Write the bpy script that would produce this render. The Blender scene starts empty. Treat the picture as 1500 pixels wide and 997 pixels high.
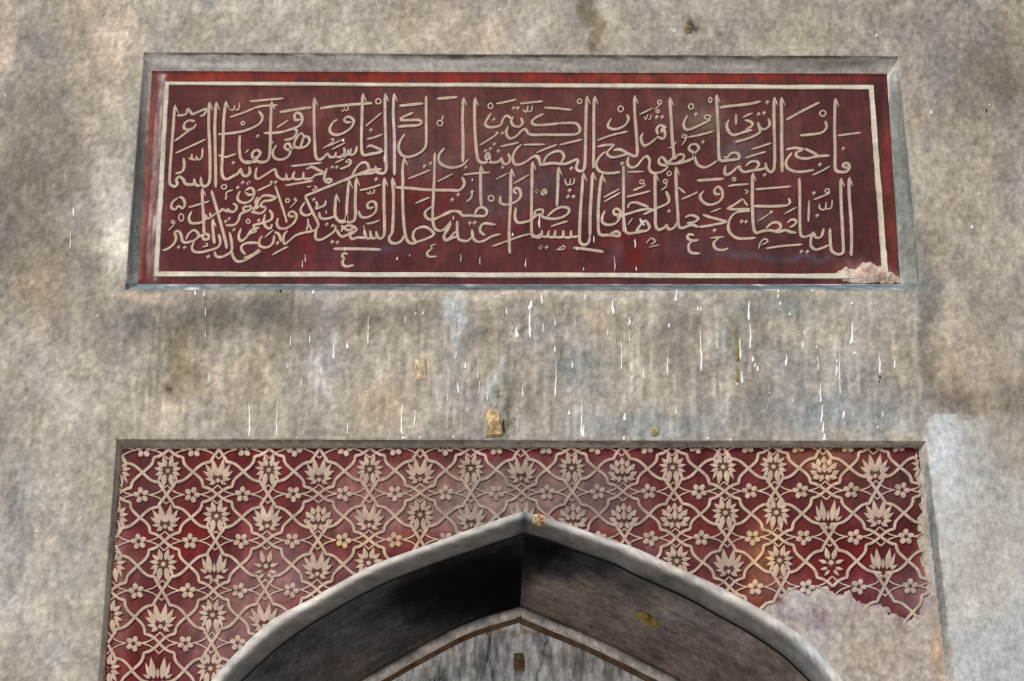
import bpy, math, random
import numpy as np
from mathutils import Vector, Matrix
random.seed(7); RNG = np.random.RandomState(11)
SC = bpy.context.scene
COL = SC.collection

# ------------------------------------------------------------------ camera
F = 2500.0; CX = 750.0; CY = 498.5
CAM = np.array([0.0, -8.0, 1.65])
def _n(v): return v/np.linalg.norm(v)
Zc = _n(np.array([-102.0, -5873.0, F]))
Xc = np.array([49000.0, 72.0, F]); Xc = _n(Xc-Zc*Xc.dot(Zc))
Yc = np.cross(Zc, Xc)
M = np.stack([Xc, Yc, Zc], axis=1)            # world -> camera (x right, y down, z forward)
cam_d = bpy.data.cameras.new('camera'); cam_d.sensor_width = 36.0; cam_d.lens = F*36.0/1500.0
cam = bpy.data.objects.new('camera', cam_d); COL.objects.link(cam); SC.camera = cam
r, u, b = M.T@np.array([1, 0, 0]), -(M.T@np.array([0, 1, 0])), -(M.T@np.array([0, 0, 1]))
cam.matrix_world = Matrix(((r[0], u[0], b[0], CAM[0]), (r[1], u[1], b[1], CAM[1]), (r[2], u[2], b[2], CAM[2]), (0, 0, 0, 1)))
cam_d.clip_end = 200

# ------------------------------------------------------------------ sky, sun, exposure
w = bpy.data.worlds.new('sky'); SC.world = w; w.use_nodes = True
nt = w.node_tree; nt.nodes.clear()
wo = nt.nodes.new('ShaderNodeOutputWorld'); bg = nt.nodes.new('ShaderNodeBackground')
tc = nt.nodes.new('ShaderNodeTexCoord'); sx = nt.nodes.new('ShaderNodeSeparateXYZ'); cr = nt.nodes.new('ShaderNodeValToRGB')
cr.color_ramp.elements[0].position = 0.0; cr.color_ramp.elements[0].color = (0.86, 0.87, 0.90, 1)
cr.color_ramp.elements[1].position = 1.0; cr.color_ramp.elements[1].color = (0.70, 0.76, 0.88, 1)
nt.links.new(tc.outputs['Generated'], sx.inputs[0]); nt.links.new(sx.outputs['Z'], cr.inputs[0])
nt.links.new(cr.outputs[0], bg.inputs[0]); nt.links.new(bg.outputs[0], wo.inputs[0])
bg.inputs[1].default_value = 0.52
sd = bpy.data.lights.new('sun', 'SUN'); sd.energy = 3.35; sd.angle = math.radians(18); sd.color = (1.0, 0.965, 0.92)
so = bpy.data.objects.new('sun', sd); COL.objects.link(so)
so.rotation_euler = Vector((0.50, 1.0, -0.85)).to_track_quat('-Z', 'Y').to_euler()
so.location = (-5, -10, 14)
SC.view_settings.view_transform = 'Standard'; SC.view_settings.look = 'None'
SC.view_settings.gamma = 1.0; SC.view_settings.use_curve_mapping = False
SC.view_settings.exposure = 0.12

# ------------------------------------------------------------------ helpers
def P(px, py, Y=0.0):
    """world point on the plane y = Y seen at photo pixel (px, py)"""
    d = M.T@np.array([px-CX, py-CY, F]); t = (Y-CAM[1])/d[1]
    return CAM+d*t
def pix(W):
    """photo pixels of world points (n,3)"""
    c = (np.asarray(W)-CAM)@M.T
    return CX+F*c[:, 0]/c[:, 2], CY+F*c[:, 1]/c[:, 2]
_tab = RNG.rand(256, 256)
def vnoise(x, y):
    xi = np.floor(x).astype(int); yi = np.floor(y).astype(int); fx = x-xi; fy = y-yi
    fx = fx*fx*(3-2*fx); fy = fy*fy*(3-2*fy)
    g = lambda a, b: _tab[a & 255, b & 255]
    return (g(xi, yi)*(1-fx)+g(xi+1, yi)*fx)*(1-fy)+(g(xi, yi+1)*(1-fx)+g(xi+1, yi+1)*fx)*fy
def fbm(x, y, o=4):
    s = 0; a = .5; t = 0
    for k in range(o):
        s = s+a*vnoise(x*2**k+17*k, y*2**k+31*k); t += a; a *= .5
    return s/t
def lin(c):
    c = np.asarray(c, float)/255.0
    return np.where(c <= 0.04045, c/12.92, ((c+0.055)/1.055)**2.4)
def blobs(px, py, base, lst, warp=22.0):
    """stains and painted shade: soft irregular patches of colour. lst: cx, cy, rx, ry, rgb, strength[, sharpness]"""
    x = px+warp*2*(fbm(px/38, py/38)-.5)+10*(fbm(px/9+5, py/9)-.5)
    y = py+warp*2*(fbm(px/38+50, py/38+9)-.5)+14*(fbm(px/9+5, py/9+40)-.5)
    c = np.zeros((len(px), 3))+np.asarray(base, float)
    for B in lst:
        k = B[6] if len(B) > 6 else 1.0
        q = ((x-B[0])/B[2])**2+((y-B[1])/B[3])**2
        a = (B[5]*np.exp(-q**k))[:, None]
        c = c*(1-a)+np.asarray(B[4], float)*a
    return c
def set_col(me, rgb255):
    n = len(me.vertices)
    a = me.color_attributes.new('Col', 'FLOAT_COLOR', 'POINT')
    buf = np.ones((n, 4), np.float32); buf[:, :3] = lin(np.clip(rgb255, 0, 255))
    a.data.foreach_set('color', buf.ravel())
ORG = {}
def tag(o, label=None, cat=None, group=None, kind=None):
    if label: o['label'] = label
    if cat: o['category'] = cat
    if group: o['group'] = group
    if kind: o['kind'] = kind
    return o
def thing(name, label, cat, loc, group=None):
    o = bpy.data.objects.new(name, None); COL.objects.link(o); o.location = loc
    o.empty_display_size = .1
    ORG[o] = np.array(loc, float); return tag(o, label, cat, group)
def link(name, V, Fc, mat, parent=None, colfn=None, smooth=True, origin=None, sharp=None):
    V = np.asarray(V, float)
    og = V.mean(axis=0) if origin is None else np.asarray(origin, float)
    me = bpy.data.meshes.new(name); me.from_pydata((V-og).tolist(), [], Fc); me.update()
    if smooth:
        me.polygons.foreach_set('use_smooth', [True]*len(me.polygons))
        if sharp: me.set_sharp_from_angle(angle=math.radians(sharp))
    if colfn is not None:
        px, py = pix(V); set_col(me, colfn(px, py))
    me.materials.append(mat)
    o = bpy.data.objects.new(name, me); COL.objects.link(o)
    ORG[o] = og
    if parent is not None:
        o.parent = parent; o.location = og-ORG[parent]
    else: o.location = og
    return o
def gridfaces(nu, nv, off=0, flip=False):
    out = []
    for i in range(nu-1):
        for j in range(nv-1):
            a = off+i*nv+j; q = (a, a+nv, a+nv+1, a+1)
            out.append(q[::-1] if flip else q)
    return out
def grid(name, G, mat, parent=None, colfn=None, flip=False, smooth=True):
    nu, nv = G.shape[:2]
    return link(name, G.reshape(-1, 3), gridfaces(nu, nv, 0, flip), mat, parent, colfn, smooth)

# ------------------------------------------------------------------ materials (all procedural)
def plaster(name, rough=.9, mottle=.30, fine=.22, streak=.18, bump=.5, dark=(.05, .045, .04), pits=.0, attr=True, base=(.5, .5, .5), fs=1.0):
    m = bpy.data.materials.new(name); m.use_nodes = True; t = m.node_tree; N = t.nodes; L = t.links
    bs = N['Principled BSDF']; bs.inputs['Roughness'].default_value = rough
    bs.inputs['Specular IOR Level'].default_value = .25
    geo = N.new('ShaderNodeNewGeometry')
    if attr:
        at = N.new('ShaderNodeAttribute'); at.attribute_name = 'Col'; cur = at.outputs['Color']
    else:
        rg = N.new('ShaderNodeRGB'); rg.outputs[0].default_value = (*base, 1); cur = rg.outputs[0]
    def noise(scale, stretch, detail, rgh=.6):
        mp = N.new('ShaderNodeMapping'); mp.inputs['Scale'].default_value = stretch
        L.new(geo.outputs['Position'], mp.inputs[0])
        n = N.new('ShaderNodeTexNoise'); n.inputs['Scale'].default_value = scale*fs
        n.inputs['Detail'].default_value = detail; n.inputs['Roughness'].default_value = rgh
        L.new(mp.outputs[0], n.inputs[0]); return n.outputs['Fac']
    def mul(cur, fac, amt, lo=.35, hi=.65):
        mr = N.new('ShaderNodeMapRange'); mr.inputs[1].default_value = lo; mr.inputs[2].default_value = hi
        mr.inputs[3].default_value = 1-amt; mr.inputs[4].default_value = 1+amt
        L.new(fac, mr.inputs[0])
        mx = N.new('ShaderNodeVectorMath'); mx.operation = 'SCALE'
        L.new(cur, mx.inputs[0]); L.new(mr.outputs[0], mx.inputs['Scale']); return mx.outputs[0]
    n1 = noise(4.5, (1, 1, .8), 8, .65); n2 = noise(34, (1, 1, .7), 6, .7); n3 = noise(26, (1, 1, .12), 5, .65)
    cur = mul(cur, n1, mottle); cur = mul(cur, n2, fine, .3, .7); cur = mul(cur, n3, streak)
    L.new(cur, bs.inputs['Base Color'])
    bp = N.new('ShaderNodeBump'); bp.inputs['Strength'].default_value = bump; bp.inputs['Distance'].default_value = .004
    n4 = noise(55, (1, 1, 1), 8, .7); L.new(n4, bp.inputs['Height'])
    bp2 = N.new('ShaderNodeBump'); bp2.inputs['Strength'].default_value = bump*.8; bp2.inputs['Distance'].default_value = .02
    L.new(n1, bp2.inputs['Height']); L.new(bp.outputs[0], bp2.inputs['Normal']); L.new(bp2.outputs[0], bs.inputs['Normal'])
    return m
M_WALL = plaster('wall_plaster', mottle=.10, fine=.36, streak=.02, bump=1.0)
M_RED = plaster('red_paint', rough=.85, mottle=.18, fine=.30, streak=.14, bump=.5)
M_CREAM = plaster('cream_relief', rough=.85, mottle=.10, fine=.22, streak=.02, bump=.5)
M_ARCH = plaster('arch_plaster', rough=.7, mottle=.14, fine=.12, streak=.05, bump=.3)
M_SOOT = plaster('sooty_plaster', rough=.9, mottle=.3, fine=.4, streak=.1, bump=.7)
M_SOOT.node_tree.nodes['Principled BSDF'].inputs['Specular IOR Level'].default_value = .04
M_TYMP = plaster('tympanum_plaster', mottle=.22, fine=.34, streak=.30, bump=.6)
M_WHITE = plaster('white_dropping', attr=False, base=(.86, .86, .82), mottle=.03, fine=.05, streak=.02, bump=.1)
M_OLIVE = plaster('olive_dropping', attr=False, base=tuple(lin((128, 116, 66))), mottle=.1, fine=.15, streak=.1, bump=.2)
M_BLACK = plaster('dark_hole', attr=False, base=(.02, .018, .015), mottle=.1, fine=.1, streak=.1, bump=.2)
M_STONE = plaster('exposed_stone', mottle=.25, fine=.45, streak=.05, bump=1.0, fs=1.6)
M_FLOOR = plaster('floor_stone', attr=False, base=(.38, .36, .33), mottle=.2, fine=.15, streak=0, bump=.3)
# ------------------------------------------------------------------ wall colours (weathering stains and one painted shadow)
G1 = (124, 119, 110); G2 = (140, 134, 124); BE = (176, 163, 141); LT = (196, 190, 178); BL = (148, 152, 151); OL = (134, 124, 100)
WALL_ST = [
 (60, 100, 70, 110, G2, .8), (20, 300, 60, 120, (118, 110, 102), .7), (95, 40, 60, 40, (150, 140, 128), .6),
 (165, 60, 40, 60, (182, 166, 144), .8), (0, 70, 22, 60, (196, 172, 146), .7), (165, 180, 40, 60, (166, 156, 138), .7), (172, 370, 26, 60, LT, .85), (150, 290, 30, 60, (172, 164, 148), .6),
 (90, 260, 60, 90, (142, 132, 121), .6), (60, 420, 90, 50, (146, 134, 116), .7), (120, 500, 60, 40, (140, 133, 124), .5),
 (40, 640, 60, 110, (150, 145, 136), .8), (110, 620, 50, 90, (172, 163, 149), .6), (60, 900, 90, 90, (160, 156, 149), .7), (110, 800, 40, 80, (150, 146, 139), .5), (30, 760, 30, 60, (132, 129, 125), .5),
 (350, 30, 120, 30, (170, 158, 140), .8), (500, 20, 90, 40, (160, 150, 134), .6), (640, 30, 110, 40, (158, 148, 132), .8), (760, 40, 70, 40, (172, 160, 144), .6), (960, 30, 90, 40, (150, 142, 128), .6), (1150, 40, 110, 40, (152, 143, 127), .7),
 (868, 30, 13, 60, (126, 117, 96), .75, 3), (1008, 44, 7, 6, (100, 86, 66), .9), (1330, 40, 90, 40, (138, 130, 118), .6), (1460, 90, 70, 90, (126, 119, 110), .75),
 (1400, 170, 60, 50, (142, 132, 118), .6), (1470, 260, 50, 80, (132, 124, 114), .6), (1400, 320, 50, 70, (154, 145, 127), .7), (1450, 420, 70, 70, (146, 138, 122), .7), (1430, 520, 80, 70, (158, 144, 124), .75), (1400, 585, 40, 22, (118, 106, 92), .7), (1490, 590, 40, 30, (126, 112, 96), .6),
 (1350, 450, 22, 110, (120, 118, 112), .65), (1352, 560, 9, 80, (122, 118, 112), .5),  # upright shadow right of the inscription, painted into the wall colour
 (300, 468, 150, 34, G1, .85), (200, 445, 30, 40, (116, 112, 104), .5), (220, 432, 50, 10, (192, 172, 148), .8), (560, 460, 90, 30, (128, 122, 113), .6), (400, 450, 60, 30, (112, 108, 100), .6), (260, 530, 40, 40, OL, .8), (390, 545, 50, 50, (152, 140, 116), .75), (280, 580, 60, 30, (156, 142, 122), .6),
 (240, 610, 60, 25, (172, 162, 146), .6), (560, 595, 45, 40, (166, 150, 124), .8), (480, 530, 14, 70, (164, 158, 156), .7), (616, 535, 13, 22, (172, 152, 128), .8, 2),
 (700, 480, 60, 40, (134, 129, 121), .6), (700, 590, 60, 50, (146, 140, 132), .6), (664, 460, 8, 60, (156, 164, 166), .7), (728, 550, 9, 30, (172, 184, 190), .7), (740, 600, 5, 40, (92, 88, 58), .7), (832, 510, 4, 18, (112, 90, 50), .8),
 (860, 455, 60, 24, (160, 146, 122), .6), (800, 480, 50, 40, (130, 124, 116), .5), (860, 545, 50, 36, (134, 138, 134), .55), (960, 620, 110, 22, (140, 146, 148), .75), (890, 620, 60, 20, (136, 140, 140), .5),
 (990, 480, 34, 40, (114, 110, 104), .75), (1010, 560, 50, 40, (152, 143, 128), .7), (1160, 455, 80, 22, (126, 130, 126), .75), (1280, 455, 40, 30, (162, 154, 142), .7), (1180, 530, 90, 40, (142, 142, 136), .6),
 (1200, 605, 110, 30, (132, 139, 140), .8), (1110, 610, 30, 25, (134, 128, 120), .5), (1260, 560, 40, 40, (148, 142, 134), .5), (1060, 500, 26, 30, (126, 130, 126), .6), (1300, 620, 60, 14, (148, 150, 146), .5), (1080, 500, 4, 30, (118, 106, 58), .4),
 (960, 428, 380, 6, (178, 168, 154), .5), (700, 428, 300, 6, (170, 162, 148), .5), (245, 568, 6, 5, (96, 70, 44), .9), (727, 640, 400, 3, (120, 116, 110), .3),
]
PATCH = [(1362, 612), (1372, 598), (1382, 612), (1400, 606), (1425, 618), (1470, 604), (1520, 612), (1540, 1050), (1400, 1050), (1384, 860), (1368, 740), (1356, 650)]
def inpoly(x, y, poly):
    c = np.zeros(len(x), bool); n = len(poly)
    for i in range(n):
        x0, y0 = poly[i]; x1, y1 = poly[(i+1) % n]
        cond = ((y0 > y) != (y1 > y)) & (x < (x1-x0)*(y-y0)/((y1-y0) or 1e-9)+x0); c ^= cond
    return c
def wall_col(px, py):
    c = blobs(px, py, (157, 148, 134), WALL_ST); b0 = np.array([155, 148, 136.]); d = c-b0; dl = d.mean(axis=1, keepdims=True); c = np.clip(np.array([158, 151, 141.])+dl*1.75+(d-dl)*.95, 60, 225)
    n = fbm(px/16, py/26, 4)[:, None]
    c = c*(1+.30*(n-.5))
    big = fbm(px/85+3, py/70+8, 3)-.5; c = c*(1+.20*big)[:, None]+(fbm(px/60+30, py/60, 3)-.5)[:, None]*np.array([10, 3, -10])
    g = fbm(px/5+30, py/6, 3)[:, None]; c = c*(1+.34*(g-.5))
    v = fbm(px/3.2, py/70+9, 3); band = np.exp(-((py-540)/95)**4)*(px > 190)*(px < 1350)
    c = c*(1+(.30*band*(v-.5)))[:, None]+np.array([14, 15, 16])*(np.clip((v-.62)*6, 0, 1)*band)[:, None]
    v2 = fbm(px/14+px*0, py/120, 3)[:, None]; c = c*(1+.07*(v2-.5))
    m = inpoly(px+12*(fbm(px/9, py/9)-.5), py+18*(fbm(px/11+7, py/11)-.5), PATCH)
    p = blobs(px, py, (176, 178, 178), [(1400, 820, 60, 120, (190, 190, 188), .6), (1440, 850, 60, 60, (172, 162, 150), .6), (1480, 700, 30, 60, (160, 160, 158), .6), (1480, 960, 60, 50, (146, 150, 152), .6), (1380, 660, 16, 50, (196, 202, 208), .7), (1460, 780, 60, 60, (160, 150, 140), .5)])
    p = p*(1+.2*(n-.5))
    k = (m*np.clip(1-(px-1400)/60*(py < 760)*np.clip((760-py)/120, 0, 1), .15, 1))[:, None]
    return c*(1-k)+p*k
def disp(x, z):
    return .010*(fbm(x*2.2+3, z*2.2, 3)-.5)+.004*(fbm(x*9, z*9, 3)-.5)

# ------------------------------------------------------------------ openings
ZT = 8.0
def ext(p, q, z):                       # extend the line p->q (on the wall) to height z
    t = (z-p[2])/(q[2]-p[2]); return p+(q-p)*t
O1 = [P(211, 77), P(1316, 83), P(1349, 425), P(183, 424)]                # inscription recess, outer edge
O2 = [P(171, 643), P(1356, 646), P(1398, 997), P(144, 997)]              # spandrel recess, outer edge
cl = [ext(O1[3], O1[0], ZT), O1[0], O1[3], O2[0], ext(O2[0], O2[3], 0)]
crr = [ext(O1[2], O1[1], ZT), O1[1], O1[2], O2[1], ext(O2[1], O2[2], 0)]
XL, XR = -4.2, 4.6
rowz = [(a[2], b[2]) for a, b in zip(cl, crr)]
left = [np.array([XL, 0, z[0]]) for z in rowz]; right = [np.array([XR, 0, z[1]]) for z in rowz]
V, Fc = [], []
def block(A, B, C, D, skip=False):
    """A top-left, B top-right, C bottom-right, D bottom-left"""
    du = .017; nu = max(2, int(np.linalg.norm(B-A)/du)); nv = max(2, int(np.linalg.norm(D-A)/du))
    s = np.linspace(0, 1, nu)[:, None, None]; t = np.linspace(0, 1, nv)[None, :, None]
    G = (A*(1-s)+B*s)*(1-t)+(D*(1-s)+C*s)*t
    return G
off = 0
wall_V = []; wall_F = []
for rI in range(4):
    cols = [left, cl, crr, right]
    for cI in range(3):
        if cI == 1 and rI in (1, 3): continue
        a, b_ = cols[cI], cols[cI+1]
        G = block(a[rI], b_[rI], b_[rI+1], a[rI+1])
        nu, nv = G.shape[:2]; G = G.reshape(-1, 3).copy(); G[:, 1] = disp(G[:, 0], G[:, 2])
        wall_V.append(G); wall_F += gridfaces(nu, nv, off, True); off += len(G)
wall = link('wall_front', np.vstack(wall_V), wall_F, M_WALL, None, wall_col, True, origin=(0, 0, 0))
tag(wall, 'weathered grey-beige plaster wall streaked with white drips around both painted panels', kind='structure')
floor = grid('floor', np.array([[[-16, -26, 0], [-16, 3, 0]], [[16, -26, 0], [16, 3, 0]]], float), M_FLOOR)
tag(floor, 'plain stone paving in front of the wall', kind='structure')

# reveals: stepped, then splayed frame of a recess; outer corners Oc, field corners in pixels at depth Yd
def reveal(name, Oc, inner_px, Yd, step, colfn, parent, sides=(0, 1, 2, 3), n=90, mat=None):
    In = [P(x, y, Yd) for x, y in inner_px]
    for k in sides:
        A, B = Oc[k], Oc[(k+1) % 4]; C, D = In[(k+1) % 4], In[k]
        s = np.linspace(0, 1, n)[:, None]
        o = A*(1-s)+B*s; i = D*(1-s)+C*s
        o = o.copy(); o[:, 1] = disp(o[:, 0], o[:, 2])-.001
        rows = []
        e = (i-o); e[:, 1] = 0; ln = np.linalg.norm(e, axis=1)[:, None]+1e-9; e = e/ln
        o1 = o-e*.004; rows.append(o1); 
        st = o.copy(); st[:, 1] += step; rows.append(o+e*.002+np.array([0, .004, 0])); rows.append(st+e*.003)
        for q in (.15, .35, .6, .85, 1.0):
            rr = st*(1-q)+i*q
            w_ = .004*(fbm(rr[:, 0]*7+k*9, rr[:, 2]*7+q*3, 3)-.5)
            rr = rr+e*(w_[:, None] if q < 1 else 0)
            rows.append(rr)
        G = np.stack(rows, axis=1)
        o_ = grid(name, G, mat or M_WALL, parent, colfn, flip=False)
# ------------------------------------------------------------------ inscription panel
YD = .08
PAN_IN = [(223, 104), (1299, 108), (1319, 416), (203, 416)]
base = P(760, 418, YD)
panel = thing('inscription_panel', 'long recessed red panel with two lines of cream Arabic calligraphy above the arch', 'panel', tuple(base))
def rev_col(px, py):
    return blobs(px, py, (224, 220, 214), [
     (300, 90, 140, 10, (240, 238, 236), .6), (620, 92, 120, 9, (236, 234, 232), .6), (360, 75, 230, 5, (84, 82, 82), .85, 2), (760, 79, 240, 5, (88, 86, 82), .85, 2), (1130, 82, 230, 5, (88, 84, 78), .85, 2), (760, 102, 620, 4, (214, 206, 192), .8, 2),  # dark line at the top edge: shade of the step put into the colour
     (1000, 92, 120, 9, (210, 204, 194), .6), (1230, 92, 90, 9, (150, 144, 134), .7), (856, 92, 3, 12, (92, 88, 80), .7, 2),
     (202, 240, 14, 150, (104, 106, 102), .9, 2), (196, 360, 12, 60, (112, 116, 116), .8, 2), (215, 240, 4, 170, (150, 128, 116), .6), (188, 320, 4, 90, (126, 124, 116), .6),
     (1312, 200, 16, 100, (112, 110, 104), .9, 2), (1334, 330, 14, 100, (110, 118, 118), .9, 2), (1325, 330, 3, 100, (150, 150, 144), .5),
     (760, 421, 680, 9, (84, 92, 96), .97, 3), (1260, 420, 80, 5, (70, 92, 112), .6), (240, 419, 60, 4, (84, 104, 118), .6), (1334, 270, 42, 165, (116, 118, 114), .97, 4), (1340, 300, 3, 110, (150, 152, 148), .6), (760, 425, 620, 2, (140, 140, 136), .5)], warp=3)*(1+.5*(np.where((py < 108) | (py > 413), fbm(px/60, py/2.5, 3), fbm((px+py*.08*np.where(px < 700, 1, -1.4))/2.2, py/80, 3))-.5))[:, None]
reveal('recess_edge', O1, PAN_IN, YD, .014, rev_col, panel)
RD = (104, 36, 36)
def red_col(px, py):
    n = fbm(px/22, py/30, 4)[:, None]
    c = blobs(px, py, (104, 42, 41), [
     (330, 150, 60, 20, (118, 62, 56), .6), (420, 160, 80, 30, (132, 74, 66), .7), (600, 170, 60, 60, (112, 68, 62), .6), (700, 180, 110, 60, (128, 74, 66), .75), (850, 150, 50, 30, (114, 66, 58), .6),
     (800, 215, 90, 40, (110, 70, 66), .6), (1000, 150, 60, 30, (122, 74, 66), .7), (1030, 175, 40, 22, (122, 108, 92), .75), (1080, 220, 30, 22, (108, 98, 94), .7), (1150, 190, 40, 40, (126, 76, 66), .7), (1230, 150, 50, 40, (82, 36, 36), .6), (1260, 240, 40, 60, (110, 62, 62), .5),
     (640, 240, 50, 20, (122, 92, 92), .7), (740, 290, 50, 40, (104, 76, 78), .75), (800, 270, 30, 20, (106, 88, 92), .6), (700, 300, 30, 30, (98, 72, 72), .6), (860, 310, 40, 14, (110, 86, 84), .7), (910, 260, 14, 40, (112, 84, 84), .7), (880, 270, 20, 14, (104, 84, 88), .5),
     (500, 265, 18, 14, (112, 76, 80), .5), (485, 300, 12, 20, (86, 60, 60), .6), (570, 190, 8, 70, (86, 62, 78), .5), (410, 270, 40, 18, (118, 30, 30), .7), (440, 340, 60, 40, (112, 22, 28), .75), (448, 365, 5, 24, (150, 26, 18), .9), (580, 290, 40, 30, (124, 30, 30), .7), (640, 300, 40, 30, (108, 24, 28), .6),
     (360, 250, 80, 14, (122, 34, 36), .6), (300, 300, 60, 40, (110, 30, 36), .6), (300, 370, 90, 22, (92, 30, 38), .6), (230, 330, 20, 60, (96, 40, 40), .4), (560, 366, 30, 5, (96, 72, 106), .85), (475, 375, 20, 24, (104, 48, 60), .7), (540, 378, 8, 16, (104, 70, 72), .5),
     (760, 330, 40, 20, (124, 28, 32), .6), (880, 340, 60, 40, (104, 28, 34), .6), (930, 375, 12, 24, (140, 20, 12), .85), (915, 350, 20, 6, (150, 26, 16), .8), (905, 370, 10, 20, (116, 72, 82), .6), (1050, 300, 60, 30, (106, 44, 42), .5), (1010, 360, 50, 14, (110, 62, 72), .6),
     (1140, 377, 100, 5, (92, 84, 104), .85), (1080, 372, 50, 8, (94, 72, 78), .6), (1190, 373, 30, 5, (110, 96, 126), .6), (1200, 330, 30, 30, (86, 56, 60), .5), (1250, 320, 40, 60, (74, 28, 28), .75), (1130, 360, 40, 20, (84, 50, 54), .5), (1120, 320, 14, 12, (104, 96, 92), .6),
     (1260, 390, 28, 9, (150, 110, 104), .7), (1285, 403, 40, 8, (176, 156, 146), .85), (760, 112, 560, 9, (158, 42, 28), .9, 3), (950, 108, 120, 5, (160, 84, 56), .6), (300, 112, 60, 8, (168, 50, 28), .8), (223, 140, 6, 40, (150, 68, 42), .85), (218, 230, 4, 60, (150, 74, 48), .7), (235, 180, 8, 90, (146, 116, 124), .8), (228, 240, 6, 90, (156, 118, 116), .7), (215, 330, 9, 90, (140, 76, 84), .8), (225, 380, 10, 40, (150, 112, 108), .7), (212, 400, 5, 20, (126, 30, 38), .8),
     (1290, 160, 12, 60, (60, 22, 24), .85), (1296, 180, 4, 60, (132, 60, 38), .8), (1300, 240, 8, 60, (140, 32, 34), .7), (1310, 340, 7, 60, (140, 54, 30), .85), (1303, 370, 8, 30, (96, 26, 34), .7), (760, 410, 560, 4, (108, 40, 42), .7, 2)], warp=10)
    g_ = c.mean(axis=1, keepdims=True); c = (c*.87+g_*.13)*.79
    # the margin left of the frame: scraped and washed in upright streaks
    u_ = px-(223-20*(py-104)/312.0); q = fbm(px/2.0, py/45, 3)[:, None]
    def lay(c, lo, hi, rgb, a):
        k = (np.clip((u_-lo)/1.5+.5, 0, 1)*np.clip((hi-u_)/1.5+.5, 0, 1))[:, None]*a; return c*(1-k)+np.array(rgb)*k
    mleft = ((px < 246-17*(py-122)/280.0) & (py > 108) & (py < 410))[:, None]
    cl_ = lay(lay(lay(c, -5, 3.5, (158, 92, 62), .8), 9, 40, (158, 134, 132), np.clip(.35+2.2*(q-.42), 0, .95)), 14, 40, (172, 160, 148), np.clip(2*(q-.45), 0, .8))
    c = np.where(mleft, cl_, c)
    return c*(1+.42*(n-.5))
c4 = [P(x, y, YD) for x, y in PAN_IN]
s = np.linspace(0, 1, 330)[:, None, None]; t = np.linspace(0, 1, 92)[None, :, None]
G = (c4[0]*(1-s)+c4[1]*s)*(1-t)+(c4[3]*(1-s)+c4[2]*s)*t
G[:, :, 1] += .004*(fbm(G[:, :, 0]*5, G[:, :, 2]*5, 3)-.5)
red_field = grid('red_field', G, M_RED, panel, red_col, flip=True)
red_field['label'] = 'dark red painted ground, faded pinkish and grey in patches'

def cream_col(px, py):
    n = fbm(px/6+40, py/6, 3)[:, None]
    c = blobs(px, py, (170, 151, 134), [
     (700, 250, 120, 60, (164, 142, 130), .7), (1050, 200, 60, 40, (158, 144, 128), .7), (560, 200, 60, 120, (182, 164, 150), .6), (1130, 300, 70, 60, (170, 150, 136), .5), (1240, 260, 40, 130, (166, 148, 134), .6),
     (570, 200, 10, 70, (176, 158, 166), .5), (300, 200, 80, 60, (184, 160, 142), .5), (1000, 320, 30, 40, (176, 160, 150), .5), (940, 330, 14, 14, (176, 184, 196), .8), (380, 330, 80, 60, (186, 158, 140), .6), (700, 340, 100, 60, (168, 146, 132), .5), (850, 300, 60, 80, (184, 168, 152), .6)])
    return c*(1+.22*(n-.5))
def frame_col(px, py):
    n = fbm(px/9+40, py/9, 4)[:, None]
    c = blobs(px, py, (190, 182, 164), [(760, 126, 300, 6, (182, 168, 156), .6), (240, 180, 10, 120, (172, 170, 158), .7), (232, 330, 10, 80, (186, 182, 170), .6), (1290, 280, 12, 100, (170, 160, 144), .6), (940, 404, 40, 6, (206, 202, 196), .8), (1100, 404, 90, 6, (206, 190, 170), .6), (480, 402, 200, 6, (196, 192, 180), .6)])
    return c*(1+.22*(n-.5))

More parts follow.
